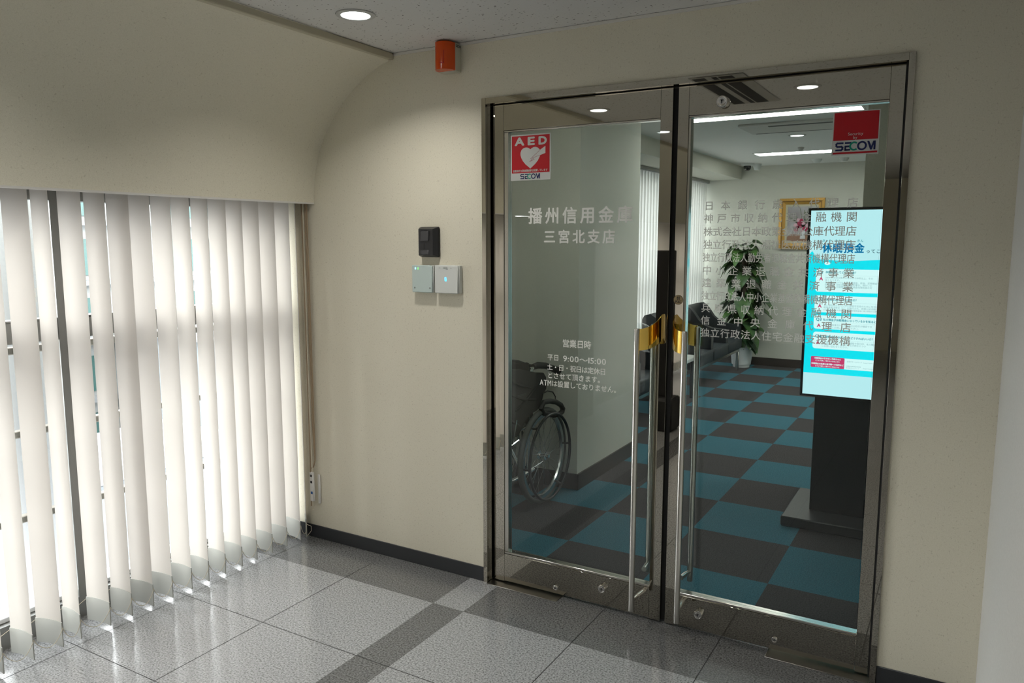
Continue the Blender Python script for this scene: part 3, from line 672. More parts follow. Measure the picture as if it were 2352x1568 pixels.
lock(d1, 0.347, 0.038, 0.0115, 0.006); lock(d1, 0.570, 0.091, 0.0165, 0.020)
# floor hinge cover plates
for x0, x1, lb in ((0.022, 0.375, 'long steel floor hinge plate under the left glass door'), (1.245, 1.598, 'long steel floor hinge plate under the right glass door')):
    p = obj('floor_hinge_plate', MB().box(x0, x1, -0.022, 0.085, 0.0002, 0.003, 0.0008), 'plate_steel'); recentre(p, ((x0+x1)/2, 0.03, 0)); tag(p, lb, 'plate', 'floor hinge plates')

# ------------------------------------------------------------------ wall devices
wl = thing('warning_light', 'orange half round warning light high on the wall under the ceiling', 'warning light', (-0.147, -0.02, 2.24))
obj('housing', MB().box(-0.190, -0.104, -0.045, -0.0005, 2.240, 2.356, 0.003), 'ivory_plastic', wl)
b = MB(); pr = [(-0.1895, -0.0455)]
for k in range(17):
    q = PI*k/16; pr.append((-0.147-0.0425*math.cos(q), -0.0455-0.055*math.sin(q)**0.8))
pr = pr[1:]
b.prism(pr, 2.243, 2.354, plane='xy'); obj('lens', b, 'orange_lens', wl)
b = MB(); 
vs_, fs_ = [], []
brn, brg = MB(), MB(); brand(brn, brg, 0.0, 0.034, 0.0, 0.010, 0.0); brn.v += brg.v and []
e = MB(); e.add([(-0.1035, -0.041+x, 2.338+z) for x, _, z in brn.v], brn.f); e.add([(-0.1035, -0.041+x, 2.338+z) for x, _, z in brg.v], brg.f)
obj('emblem', e, 'ink', wl, smooth=False)
e = MB(); e.box(-0.1290, -0.1280, -0.0978, -0.0958, 2.268, 2.318); e.box(-0.145, -0.1265, -0.1016, -0.0975, 2.266, 2.2685); obj('moulding_mark', e, 'sticker_red', wl, smooth=False)

ic = thing('door_intercom', 'black intercom with camera window and call button on cream wall', 'intercom', (-0.27, -0.01, 1.46))
obj('back_plate', MB().box(-0.325, -0.224, -0.014, -0.0005, 1.462, 1.596, 0.004), 'black_plastic', ic)
b = MB(); x0, x1, z0, z1 = -0.325, -0.226, 1.464, 1.594
vs = [(x0, -0.014, z0), (x1, -0.014, z0), (x1, -0.014, z1), (x0, -0.014, z1), (x0+0.006, -0.034, z0+0.006), (x1-0.016, -0.034, z0+0.008), (x1-0.016, -0.034, z1-0.008), (x0+0.006, -0.034, z1-0.008)]
b.add(vs, [[0, 1, 5, 4], [1, 2, 6, 5], [2, 3, 7, 6], [3, 0, 4, 7], [4, 5, 6, 7]]); fr = obj('front_cover', b, 'dark_plastic', ic)
obj('camera_window', MB().box(-0.309, -0.262, -0.0365, -0.033, 1.532, 1.580, 0.004), 'lens_dark', ic)
obj('speaker_slot', MB().box(-0.291, -0.284, -0.0345, -0.033, 1.497, 1.523), 'black_gap', ic, smooth=False)
obj('indicator_slot', MB().box(-0.259, -0.256, -0.0345, -0.033, 1.556, 1.578), 'black_gap', ic, smooth=False)
obj('call_button', MB().box(-0.309, -0.262, -0.037, -0.033, 1.474, 1.494, 0.002), 'lens_dark', ic)

def reader(name, x0, x1, z0, z1, face, label):
    r = thing(name, label, 'card reader', ((x0+x1)/2, -0.01, z0))
    obj('housing', MB().box(x0+0.002, x1+0.0, -0.024, -0.0005, z0+0.001, z1-0.001, 0.002), 'white_plastic', r)
    obj('face_panel', MB().box(x0, x1-0.003, -0.0315, -0.0245, z0, z1, 0.003), face, r)
    return r
r1 = reader('card_reader', -0.362, -0.246, 1.304, 1.426, 'pale_green_plastic', 'pale green square wall reader with blue and green lights at its top')
for xx, mt_ in ((-0.341, 'led_cyan'), (-0.326, 'led_green')): obj('status_light', MB().box(xx-0.0022, xx+0.0022, -0.0322, -0.0312, 1.407, 1.416), mt_, r1, smooth=False)
for xx in (-0.346, -0.262): obj('button', MB().cyl((xx, -0.0322, 1.325), (xx, -0.031, 1.325), 0.004, 16), 'grey_dot', r1)
r2 = reader('card_reader', -0.236, -0.108, 1.304, 1.428, 'white_plastic', 'white square wall reader with one blue light at its centre')
b = MB(); b.box(-0.181, -0.1785, -0.0322, -0.0312, 1.361, 1.374); b.box(-0.174, -0.1715, -0.0322, -0.0312, 1.359, 1.371); b.box(-0.181, -0.1725, -0.0322, -0.0312, 1.372, 1.375); b.box(-0.179, -0.1715, -0.0322, -0.0312, 1.358, 1.364)
obj('status_light', b, 'led_blue', r2, smooth=False)
b = MB(); n_, g_ = MB(), MB(); brand(n_, g_, -0.188, -0.166, 1.413, 1.419, -0.0320); b.add(n_.v, n_.f); b.add(g_.v, g_.f); obj('emblem', b, 'grey_dot', r2, smooth=False)
obj('print_mark', MB().box(-0.212, -0.203, -0.0321, -0.0312, 1.4155, 1.4165), 'grey_dot', r2, smooth=False); obj('print_mark', MB().box(-0.151, -0.143, -0.0321, -0.0312, 1.4155, 1.4165), 'grey_dot', r2, smooth=False)
obj('indicator_window', MB().box(-0.174, -0.163, -0.0321, -0.0312, 1.409, 1.4115), 'panel_white', r2, smooth=False)

# ------------------------------------------------------------------ ceiling fittings
def downlight(x, y, z, label, group, depth=0.075, r=0.056):
    d = thing('downlight', label, 'downlight', (x, y, z), group)
    obj('ring', MB().lathe([(r+0.017, -0.001), (r+0.016, -0.004), (r+0.003, -0.007), (r-0.001, -0.005), (r-0.002, -0.0005)], (x, y, z), 'z', 40), 'downlight_ring', d)
    obj('reflector', MB().lathe([(r-0.002, -0.0055), (r*0.97, -0.004), (r*0.95, -0.0035)], (x, y, z), 'z', 40), 'can_white', d)
    obj('lamp', MB().lathe([(r*0.95, -0.0035), (r*0.6, -0.0033), (0.001, -0.0032)], (x, y, z), 'z', 40), 'lamp_white', d)
    ld = bpy.data.lights.new('downlight_beam', 'AREA'); ld.shape = 'DISK'; ld.size = r*1.8; ld.energy = DOWNWATT; ld.spread = math.radians(132); ld.color = (1.0, 0.97, 0.90)
    lo = bpy.data.objects.new('downlight_beam', ld); C.objects.link(lo); lo.parent = d; lo.location = (0, 0, -0.008)
    return d
downlight(-0.206, -0.543, ZC, 'round white downlight in the hall ceiling near the orange warning light', 'hall downlights')
for x, y, lb in ((-0.296, -1.79, 'round hall downlight mirrored in the left door top rail'), (0.992, -1.66, 'round hall downlight mirrored in the right door top rail'), (-0.28, -2.95, 'round hall downlight mirrored faintly beside the meeting stiles')):
    downlight(x, y, ZC, lb, 'hall downlights')
downlight(0.485, 4.217, 2.42, 'round downlight in the lobby ceiling between the two strip lights', 'lobby downlights')
def troffer(x0, x1, y0, y1, z, label):
    t = thing('strip_light', label, 'ceiling light', ((x0+x1)/2, (y0+y1)/2, z), 'lobby strip lights')
    b = MB(); w = 0.012; h = 0.006
    for a in ((x0-w, x1+w, y0-w, y0), (x0-w, x1+w, y1, y1+w), (x0-w, x0, y0, y1), (x1, x1+w, y0, y1)): b.box(*a, z-h, z-0.0005)
    obj('frame', b, 'ac_white', t, smooth=False)
    obj('lamp_panel', MB().box(x0, x1, y0, y1, z-0.004, z-0.0005), 'tube_white', t, smooth=False)
troffer(-0.07, 1.13, 2.88, 3.05, 2.42, 'long white strip light nearest the doors in the lobby ceiling'); troffer(-0.165, 1.05, 5.46, 5.72, 2.42, 'long white strip light further back in the lobby ceiling')
troffer(0.1, 0.75, 0.30, 0.47, 2.42, 'unseen strip light added just inside the doors to brighten the pier')  # unseen lamp, added so the pier inside the door reads brighter
troffer(2.2, 3.4, 2.88, 3.05, 2.42, 'strip light added out of view on the right to brighten the lobby, front'); troffer(2.2, 3.4, 5.46, 5.72, 2.42, 'strip light added out of view on the right to brighten the lobby, rear')  # out-of-view lamps added to give the lobby more light
def cassette(name, x0, x1, y0, y1, z, label, slots):
    a = thing(name, label, 'air conditioner', ((x0+x1)/2, (y0+y1)/2, z))
    obj('panel', MB().box(x0, x1, y0, y1, z-0.022, z-0.0005, 0.006), 'ac_white', a)
    for s_ in slots: obj('vent_slot', MB().box(*s_, z-0.0235, z-0.0215), 'grille_dark', a, smooth=False)
    return a
cassette('ceiling_air_conditioner', 0.20, 1.25, 3.36, 3.84, 2.42, 'flat white air conditioner set in the lobby ceiling', [(0.42, 1.2, 3.39, 3.44), (0.24, 1.22, 3.80, 3.815)])
a = thing('ceiling_grille', 'dark slotted ceiling grille mirrored in the right door top rail', 'grille', (0.62, -1.6, ZC))
obj('frame', MB().box(0.50, 0.78, -2.0, -1.2, ZC-0.006, ZC-0.0005, 0.002), 'grille_frame', a)
for s_ in ((0.515, 0.58, -1.985, -1.215), (0.615, 0.64, -1.985, -1.215), (0.65, 0.72, -1.985, -1.215)): obj('slot', MB().box(*s_, ZC-0.0072, ZC-0.0055), 'grille_dark', a, smooth=False)
def small_dev(name, x, y, z, r, h, mt_, label, cat):
    o = obj(name, MB().lathe([(0.0, -h), (r*0.6, -h), (r*0.75, -h*0.7), (r*0.95, -h*0.35), (r, -0.002), (r, -0.0005), (0, -0.0005)], (x, y, z), 'z', 28), mt_); recentre(o, (x, y, z)); return tag(o, label, cat)
small_dev('smoke_detector', 0.352, 5.15, 2.42, 0.03, 0.03, 'grille_frame', 'small dark ceiling sensor before the rear strip light', 'sensor')
small_dev('smoke_detector', 0.30, 6.39, 2.42, 0.055, 0.04, 'white_plastic', 'white ceiling detector above the framed picture', 'smoke detector')
small_dev('smoke_detector', 0.58, 6.40, 2.42, 0.05, 0.035, 'ac_white', 'pale ceiling detector below the red sticker', 'smoke detector')
small_dev('motion_sensor', -0.395, 6.62, 2.42, 0.05, 0.07, 'white_plastic', 'white round sensor next to the dome camera', 'sensor')
dc = thing('dome_camera', 'black dome security camera on the lobby ceiling corner', 'security camera', (-0.48, 6.5, 2.42))
obj('mount', MB().lathe([(0.0, -0.028), (0.065, -0.028), (0.075, -0.02), (0.075, -0.0005)], (-0.48, 6.5, 2.42), 'z', 28), 'white_plastic', dc)
obj('dome', MB().lathe([(0.0, -0.085), (0.02, -0.083), (0.036, -0.07), (0.042, -0.05), (0.042, -0.0285)], (-0.48, 6.5, 2.42), 'z', 28), 'dome_black', dc)

st_ = thing('panel_stand', 'tall dark panel stand mirrored in the meeting stiles of the doors', 'stand', (-0.33, -3.08, 0))
obj('base', MB().box(-0.50, -0.16, -3.22, -2.98, 0.0, 0.27, 0.02), 'rubber_black', st_)
obj('panel', MB().box(-0.44, -0.20, -3.13, -3.08, 0.27, 1.455, 0.006), 'seat_canvas', st_)

# ------------------------------------------------------------------ display kiosk
kx0, kx1 = 1.074, 1.634
ki = thing('display_kiosk', 'black standing display with a bright cyan notice screen', 'display', (1.354, 1.6, 0))
obj('base', MB().box(1.018, 1.69, 1.385, 1.95, 0.004, 0.058, 0.006), 'kiosk_base_grey', ki)
obj('foot_pad', MB().box(1.05, 1.66, 1.42, 1.92, 0.0, 0.006), 'rubber_black', ki, smooth=False)
obj('pillar', MB().box(1.135, 1.573, 1.56, 1.72, 0.0585, 1.2, 0.004), 'kiosk_black', ki)
obj('bezel', MB().box(kx0, kx1, 1.452, 1.559, 0.715, 1.702, 0.004), 'kiosk_black', ki)
yk = 1.4512
sc_ = obj('screen', MB().box(1.088, 1.620, yk, 1.453, 0.728, 1.688), 'scr_pale', ki, smooth=False)
def kk(name, mb, mt_): return sub(name, mb, mt_, sc_)
k1, k2, k3, k4 = yk-0.0006, yk-0.0010, yk-0.0014, yk-0.0018
def rr(x0, x1, z0, z1, r):
    P = []
    for cx, cz, a0 in ((x1-r, z1-r, 0), (x0+r, z1-r, 90), (x0+r, z0+r, 180), (x1-r, z0+r, 270)):
        for k in range(6): q = math.radians(a0+18*k); P.append((cx+r*math.cos(q), cz+r*math.sin(q)))
    return P
t = MB(); wave = [(1.088, 0.843), (1.620, 0.843), (1.620, 1.436)]
for k in range(15):
    u = k/14; wave.append((1.560-u*0.420, 1.436+0.004*math.sin(u*7)))
wave += [(1.118, 1.455), (1.104, 1.48), (1.096, 1.474), (1.088, 1.46)]
t.flat(wave, k1); kk('cyan_field', t, 'scr_cyan')
t = MB(); t.flat([(1.179+0.014*math.cos(q*PI/10), 1.418+0.008*math.sin(q*PI/10)) for q in range(20)], k2)
for z0, z1 in ((1.271, 1.389), (1.165, 1.252), (1.078, 1.149), (0.974, 1.062)): t.flat(rr(1.127, 1.70-0.12+0.02, z0, z1, 0.014), k2)
t.flat([(1.287, 0.874), (1.60, 0.874), (1.60, 0.931), (1.287, 0.931)], k2)
kk('answer_cards', t, 'scr_white')
t = MB(); t.flat(rr(1.1225, 1.287, 0.8745, 0.932, 0.006), k3); kk('link_box', t, 'scr_pink')
t = MB(); line(t, '休眠預金', 1.150, 1.350, 1.497, 0.052, k3, 0.03, wch=0.047); kk('headline', t, 'scr_blue')
t = MB(); line(t, 'きゅう', 1.150, 1.192, 1.535, 0.013, k3, 0.02); line(t, 'みん', 1.210, 1.238, 1.535, 0.013, k3, 0.02); line(t, 'よ', 1.266, 1.280, 1.535, 0.013, k3, 0.02); line(t, 'きん', 1.314, 1.343, 1.534, 0.014, k3, 0.02)
for s_, z, xr in (('休眠預金ってどんなお金？', 1.373, 1.324), ('休眠預金はどう使われるの？', 1.233, 1.334), ('私の預金が休眠預金になっているかを知るに', 1.127, 1.425), ('休眠預金を引き出すにはどうすればいいの？', 1.038, 1.420)):
    line(t, s_, 1.173, xr, z, 0.0135, k3, 0.025)
for i, z in enumerate((1.373, 1.233, 1.128, 1.040)): prop(t, 'Q%d' % (i+1), 1.137, z, 0.021, k3, 0.03)
kk('question_lettering', t, 'scr_teal')
t = MB(); line(t, 'ってこ', 1.357, 1.425, 1.482, 0.022, k3, 0.02, wch=0.021)
kk('headline_tail', t, 'scr_ink')
t = MB()
for z in (1.339, 1.198, 1.096, 1.006): put(t, 'A', 1.153, z, 0.019, 0.018, k3, 0.05)
kk('answer_letter', t, 'scr_pink')
t = MB()
for s_, z in (('2009年1月1日以降のお取引から10年以上、その', 1.345), ('金となります。', 1.333), ('普通預金だけでなく、普通預金、貯金、定期積金な', 1.320), ('財形年金、財形住宅、財形貯蓄や、障がいの', 1.309), ('外貨預金、仕組預金などの預金保険制度の対', 1.298), ('りません。', 1.286),
             ('長い間利用されていない預金を社会のために有効活', 1.203), ('眠預金等活用法（※）が施行され、民間公益活動のため', 1.191), ('※民間公益活動を促進するための休眠預金等に係る資金の活用', 1.179),
             ('通帳や口座番号などの過去のお取引が確認でき', 1.101), ('金融機関にお問い合わせください。', 1.088), ('引き出すことができます。通帳や取引印、本人確認', 1.011), ('金融機関により、必要となる手続きについ', 1.000), ('にお問い合わせください。', 0.989)):
    prop(t, s_, 1.172, z, 0.0112 if '※民' not in s_ else 0.009, k3, 0.0)
prop(t, '金融庁ホームページ', 1.298, 0.916, 0.008, k3); prop(t, 'http://www', 1.376, 0.915, 0.009, k3); prop(t, '内閣府休眠預金等活用', 1.296, 0.892, 0.007, k3); prop(t, '担当室ホームページ', 1.296, 0.883, 0.007, k3); prop(t, 'http://www', 1.376, 0.886, 0.009, k3)
kk('answer_lettering', t, 'scr_grey')
t = MB()
for z in (1.357, 1.217, 1.113, 1.022): 
    for q in range(60): t.flat([(1.172+q*0.0042, z), (1.174+q*0.0042, z), (1.174+q*0.0042, z+0.0008), (1.172+q*0.0042, z+0.0008)], k3)
kk('dotted_rule', t, 'scr_grey')
t = MB()
for s_, z, h in (('休眠預金の引き出し手続きなど', 0.9235, 0.0098), ('について詳しく知りたい方はこちら', 0.911, 0.0078), ('休眠預金の民間公益活動への活用など', 0.8945, 0.0098), ('について詳しく知りたい方はこちら', 0.882, 0.0078)):
    w = len(s_)*h*0.95; line(t, s_, 1.205-w/2, 1.205+w/2, z, h, k4, 0.03)
kk('link_lettering', t, 'scr_white')

# ------------------------------------------------------------------ wheelchair (its rear half shows through the left door)
wc = thing('wheelchair', 'folded black wheelchair parked inside the left glass door', 'wheelchair', (-0.42, 0.9, 0))
HY, HZ, RR = 1.075, 0.284, 0.284
def big_wheel(xw, out):
    w = obj('wheel', MB().torus((xw, HY, HZ), RR-0.016, 0.0165, 'x', 64, 12), 'tyre_grey', wc)
    def cc(name, mb, mt_): o = obj(name, mb, mt_, w); o.location = (0, 0, 0); return o
    cc('rim', MB().lathe([(RR-0.052, -0.010), (RR-0.030, -0.012), (RR-0.026, 0.0), (RR-0.030, 0.012), (RR-0.052, 0.010), (RR-0.056, 0), (RR-0.052, -0.010)], (xw, HY, HZ), 'x', 64), 'rim_alloy')
    b = MB(); b.lathe([(0.0, -0.03), (0.012, -0.03), (0.012, -0.026), (0.026, -0.025), (0.026, -0.021), (0.011, -0.019), (0.011, 0.019), (0.026, 0.021), (0.026, 0.025), (0.012, 0.026), (0.010, 0.04), (0.0, 0.04)], (xw, HY, HZ), 'x', 20); cc('hub', b, 'chrome')
    b = MB()
    for k in range(28):
        q = 2*PI*k/28; s = 0.022 if k % 2 else -0.022; q0 = q+(0.75 if (k//2) % 2 else -0.75)
        b.cyl((xw+s, HY+0.024*math.cos(q0), HZ+0.024*math.sin(q0)), (xw, HY+(RR-0.05)*math.cos(q), HZ+(RR-0.05)*math.sin(q)), 0.0011, 5)
    cc('spoke', b, 'rim_alloy')
    xo = xw+out*0.052
    cc('hand_rim', MB().torus((xo, HY, HZ), RR-0.032, 0.0085, 'x', 64, 10), 'frame_black')
    b = MB()
    for k in range(6):
        q = 2*PI*k/6+0.1; c, s = math.cos(q), math.sin(q)
        b.tube([(xo, HY+(RR-0.034)*c, HZ+(RR-0.034)*s), (xo-out*0.02, HY+(RR-0.046)*c, HZ+(RR-0.046)*s), (xw+out*0.01, HY+(RR-0.05)*c, HZ+(RR-0.05)*s)], 0.006, 8)
    cc('rim_bracket', b, 'rubber_black')
big_wheel(-0.275, 1); big_wheel(-0.575, -1)
XA, XB = -0.325, -0.515
for x in (XA, XB):
    b = MB()
    b.tube([(x, 1.12, 0.808), (x, 1.08, 0.812), (x, 1.02, 0.80), (x, 0.985, 0.75), (x, 0.985, 0.20)], 0.012, 10)      # back post with handle root
    b.tube([(x, 0.985, 0.66), (x, 0.62, 0.655), (x, 0.585, 0.62), (x, 0.585, 0.47)], 0.011, 10)                          # arm tube
    b.tube([(x, 1.03, 0.47), (x, 0.55, 0.48), (x, 0.46, 0.44), (x, 0.38, 0.20), (x, 0.33, 0.12)], 0.012, 10)             # seat rail to leg rest
    b.tube([(x, 1.05, 0.20), (x, 0.58, 0.19), (x, 0.56, 0.46)], 0.012, 10)                                               # lower rail
    obj('side_frame', b, 'chrome', wc)
    obj('push_grip', MB().tube([(x, 1.04, 0.81), (x, 1.10, 0.812), (x, 1.20, 0.795), (x, 1.29, 0.765), (x, 1.36, 0.742), (x, 1.363, 0.741)], [0.017, 0.02, 0.019, 0.02, 0.024, 0.02], 14), 'rubber_black', wc)
    obj('arm_pad', MB().box(x-0.025, x+0.025, 0.64, 0.93, 0.662, 0.69, 0.01), 'rubber_black', wc)
    obj('side_guard', MB().box(x-0.004, x+0.004, 0.64, 0.985, 0.46, 0.60, 0.002), 'frame_black', wc)
    b = MB(); b.torus((x, 0.50, 0.085), 0.07, 0.016, 'x', 32, 10); b.lathe([(0, -0.012), (0.055, -0.012), (0.058, 0), (0.055, 0.012), (0, 0.012)], (x, 0.50, 0.085), 'x', 24)
    cwl = obj('caster', b, 'tyre_grey', wc); b = MB(); b.tube([(x-0.022, 0.50, 0.085), (x-0.022, 0.52, 0.17), (x, 0.55, 0.20), (x+0.022, 0.52, 0.17), (x+0.022, 0.50, 0.085)], 0.006, 8); f_ = obj('fork', b, 'chrome', cwl); f_.location = (0, 0, 0)
    obj('foot_plate', MB().box(min(x, x+0.02)-0.01, x+0.02, 0.20, 0.36, 0.11, 0.20, 0.006), 'rubber_black', wc)
    b = MB(); b.tube([(x+0.03, 0.80, 0.55), (x+0.03, 0.76, 0.43), (x+0.03, 0.72, 0.40), (x+0.02, 0.70, 0.36)], 0.006, 8); b.tube([(x+0.03, 0.83, 0.43), (x+0.03, 0.69, 0.41)], 0.007, 8)
    obj('brake_lever', b, 'chrome', wc)
    xl = x+0.06 if x == XA else x-0.06
    obj('attendant_loop', MB().tube([(xl, 1.06, 0.605), (xl, 1.14, 0.598), (xl, 1.22, 0.578), (xl, 1.285, 0.547), (xl, 1.312, 0.520), (xl, 1.305, 0.503), (xl, 1.263, 0.495), (xl, 1.148, 0.514), (xl, 1.06, 0.540), (xl, 1.03, 0.575)], 0.0155, 10, closed=True), 'rubber_black', wc)
    obj('brake_cable', MB().tube([(x+0.03, 1.10, 0.645), (x+0.04, 1.15, 0.655), (x+0.045, 1.205, 0.640), (x+0.045, 1.24, 0.606), (x+0.05, 1.232, 0.570)], 0.0035, 6), 'rubber_black', wc)
b = MB(); b.tube([(XA, 0.93, 0.20), (XB, 0.93, 0.50)], 0.011, 10); b.tube([(XB, 0.90, 0.20), (XA, 0.90, 0.50)], 0.011, 10); b.tube([(XA, 0.64, 0.20), (XB, 0.64, 0.50)], 0.011, 10); b.tube([(XB, 0.67, 0.20), (XA, 0.67, 0.50)], 0.011, 10)
b.tube([(XA, 0.70, 0.44), (XA, 0.76, 0.23)], 0.009, 8)
obj('cross_brace', b, 'chrome', wc)
def sag_sheet(pts_top, pts_bot, n=10, sagz=0.0, sagy=0.0, th=0.012):
    b = MB(); vs = []
    A0, A1 = Vector(pts_top[0]), Vector(pts_top[1]); B0, B1 = Vector(pts_bot[0]), Vector(pts_bot[1])
    for off in (0, th):
        for i in range(7):
            v = i/6
            for k in range(n+1):
                u = k/n; p = A0.lerp(A1, u).lerp(B0.lerp(B1, u), v); s = 1-(2*u-1)**2
                p.z += sagz*s+off*0.2+0.006*math.sin(u*9+v*7); p.y += sagy*s+off+0.008*math.sin(u*11+v*5); vs.append(p)
    n1 = n+1; f = []; S = 7*n1
    for i in range(6):
        for k in range(n):
            f.append([i*n1+k, i*n1+k+1, (i+1)*n1+k+1, (i+1)*n1+k]); f.append([S+i*n1+k, S+(i+1)*n1+k, S+(i+1)*n1+k+1, S+i*n1+k+1])
    for i in range(6): f += [[i*n1, (i+1)*n1, S+(i+1)*n1, S+i*n1], [i*n1+n, S+i*n1+n, S+(i+1)*n1+n, (i+1)*n1+n]]
    for k in range(n): f += [[k, S+k, S+k+1, k+1], [6*n1+k, 6*n1+k+1, S+6*n1+k+1, S+6*n1+k]]
    return b.add(vs, f)
obj('back_canvas', sag_sheet(((XA+0.012, 0.97, 0.83), (XB, 0.97, 0.83)), ((XA+0.012, 0.98, 0.46), (XB, 0.98, 0.46)), sagy=0.05), 'seat_canvas', wc, ang=80)
# seat canvas bunched up between the folded sides, and the cover hanging over them
b = MB(); vs = []
ny, nx_ = 12, 12
for i in range(ny+1):
    y = 0.56+0.47*i/ny
    for k in range(nx_+1):
        u = k/nx_; x = XA+0.012+(XB-XA-0.012)*u; hump = math.sin(u*PI); vs.append((x, y+0.01*math.sin(u*8), 0.50+0.30*hump**0.6*(0.8+0.2*math.sin(i*0.8))-0.02*math.sin(i*1.3+u*6)))
b.add(vs, [[i*(nx_+1)+k, i*(nx_+1)+k+1, (i+1)*(nx_+1)+k+1, (i+1)*(nx_+1)+k] for i in range(ny) for k in range(nx_)])
obj('seat_canvas', b, 'seat_canvas', wc, ang=80, recalc=False)
# the folded back and skirt hang over the near side as one thick fold of canvas
P = [(0.60, 0.845), (0.712, 0.845), (0.874, 0.822), (0.96, 0.800), (1.04, 0.780), (1.13, 0.765), (1.16, 0.735), (1.17, 0.69), (1.165, 0.665), (1.135, 0.644), (1.10, 0.58), (1.05, 0.555), (0.99, 0.55), (0.915, 0.521), (0.836, 0.453), (0.712, 0.451), (0.60, 0.47)]
b = MB(); b.prism(P, -0.302, -0.322, plane='yz')
obj('draped_cover', b, 'seat_canvas', wc)
b = MB()
for k_, (ya, za, yb_, zb) in enumerate(((0.70, 0.80, 0.98, 0.70), (0.74, 0.70, 1.05, 0.62), (0.80, 0.60, 1.08, 0.72), (0.66, 0.62, 0.86, 0.50))):
    b.tube([(-0.303, ya, za), (-0.300, (ya+yb_)/2, (za+zb)/2-0.012), (-0.303, yb_, zb)], [0.004, 0.010, 0.004], 8)
    obj('canvas_fold', b, 'seat_canvas', wc); b = MB()

# ------------------------------------------------------------------ sofas, table, plant, picture
def sofa(y0, n, label):
    pit = 0.58; y1 = y0+n*pit+0.08
    s = thing('bench_sofa', label, 'sofa', (-0.72, (y0+y1)/2, 0), 'lobby sofas')
    obj('base_frame', MB().box(-0.98, -0.46, y0+0.02, y1-0.02, 0.225, 0.262, 0.006), 'brushed_steel', s)
    for k in range(n):
        ya = y0+0.083+k*pit; yb_ = y0+(k+1)*pit-0.003
        obj('seat_cushion', MB().box(-0.875, -0.435, ya-0.078, yb_+0.078, 0.263, 0.395, 0.022, 3), 'sofa_seat', s)
        P = [(-1.0, 0.265), (-0.88, 0.265), (-0.885, 0.45), (-0.91, 0.74), (-0.925, 0.775), (-0.95, 0.79), (-0.99, 0.775), (-1.0, 0.74)]
        obj('backrest', MB().prism([(x, z) for x, z in P], ya, yb_), 'sofa_leather', s, ang=50)
    P = [(-0.455, 0.397), (-0.455, 0.525), (-0.47, 0.545), (-0.62, 0.555), (-0.70, 0.58), (-0.77, 0.635), (-0.83, 0.72), (-0.87, 0.765), (-0.92, 0.795), (-0.98, 0.78), (-1.005, 0.74), (-1.005, 0.397)]
    for k in range(n+1):
        obj('armrest', MB().prism(P, y0+k*pit, y0+k*pit+0.08), 'sofa_leather', s, ang=45)
    for x in (-0.475, -0.95):
        for ya in (y0+0.03, y1-0.07):
            obj('leg', MB().box(x-0.018, x+0.018, ya, ya+0.04, 0.0, 0.224, 0.004), 'brushed_steel', s)
sofa(4.58, 3, 'dark grey bench sofa nearer the plant by the far wall'); sofa(2.46, 2, 'dark grey bench sofa behind the left pull handle beside the pier')
tb = thing('side_table', 'low white side table between the sofas behind the door handles', 'table', (-0.66, 4.1, 0))
obj('table_top', MB().box(-1.0, -0.40, 3.74, 4.54, 0.385, 0.42, 0.004), 'table_white', tb)
for x in (-0.95, -0.45):
    for ya in (3.79, 4.49): obj('leg', MB().cyl((x, ya, 0), (x, ya, 0.385), 0.014, 14), 'sofa_leather', tb)
b = MB(); b.lathe([(0.0, 0.423), (0.07, 0.423), (0.085, 0.46), (0.09, 0.56), (0.11, 0.60), (0.13, 0.64), (0.12, 0.69), (0.08, 0.73), (0.03, 0.75), (0.0, 0.752)], (-0.86, 4.13, 0), 'z', 14)
tag(recentre(obj('glass_jar', b, 'clear_glass', smooth=False), (-0.86, 4.13, 0.42)), 'clear faceted glass jar peeking over the left pull handle', 'jar')

pl = thing('potted_plant', 'tall leafy green climbing plant in a white pot by far wall', 'plant', (-0.505, 6.66, 0))
px, py = -0.50, 6.655
obj('pot', MB().lathe([(0.0, 0.0), (0.098, 0.0), (0.100, 0.03), (0.112, 0.035), (0.135, 0.235), (0.142, 0.24), (0.142, 0.25), (0.130, 0.25), (0.122, 0.20), (0.0, 0.20)], (px, py, 0), 'z', 36), 'pot_white', pl)
obj('soil', MB().lathe([(0.0, 0.225), (0.06, 0.222), (0.124, 0.208), (0.124, 0.20)], (px, py, 0), 'z', 24), 'soil', pl)
obj('moss_pole', MB().cyl((px, py, 0.2), (px, py, 1.36), 0.035, 14), 'trunk_brown', pl)
def heart_leaf(b, base, dirv, size, droop):
    """A pointed heart leaf: folded along its midrib and arched towards the tip."""
    d = Vector(dirv).normalized(); side = d.cross(Vector((0, 0, 1)));
    if side.length < 0.1: side = Vector((1, 0, 0))
    side.normalize(); up = side.cross(d)
    outl = [(0.0, 0.0), (-0.08, 0.32), (0.06, 0.49), (0.28, 0.53), (0.52, 0.43), (0.77, 0.22), (1.0, 0.0)]
    mid = [(0.0), (0.05), (0.15), (0.35), (0.55), (0.78), (1.0)]; vs = []
    def P(u, w, lift):
        p = Vector(base)+d*size*u+side*size*w+up*size*lift; p.z -= droop*size*max(u, 0)**2; return p
    for (u, w), mm in zip(outl, mid): vs += [P(mm, 0, 0), P(u, w, 0.16*w*2), P(u, -w, 0.16*w*2)]
    fs = []
    for i in range(len(outl)-1): fs += [[3*i, 3*i+3, 3*i+4, 3*i+1], [3*i, 3*i+2, 3*i+5, 3*i+3]]
    b.add(vs, fs)
lf = MB(); stm = MB(); rnd = random.Random(3)
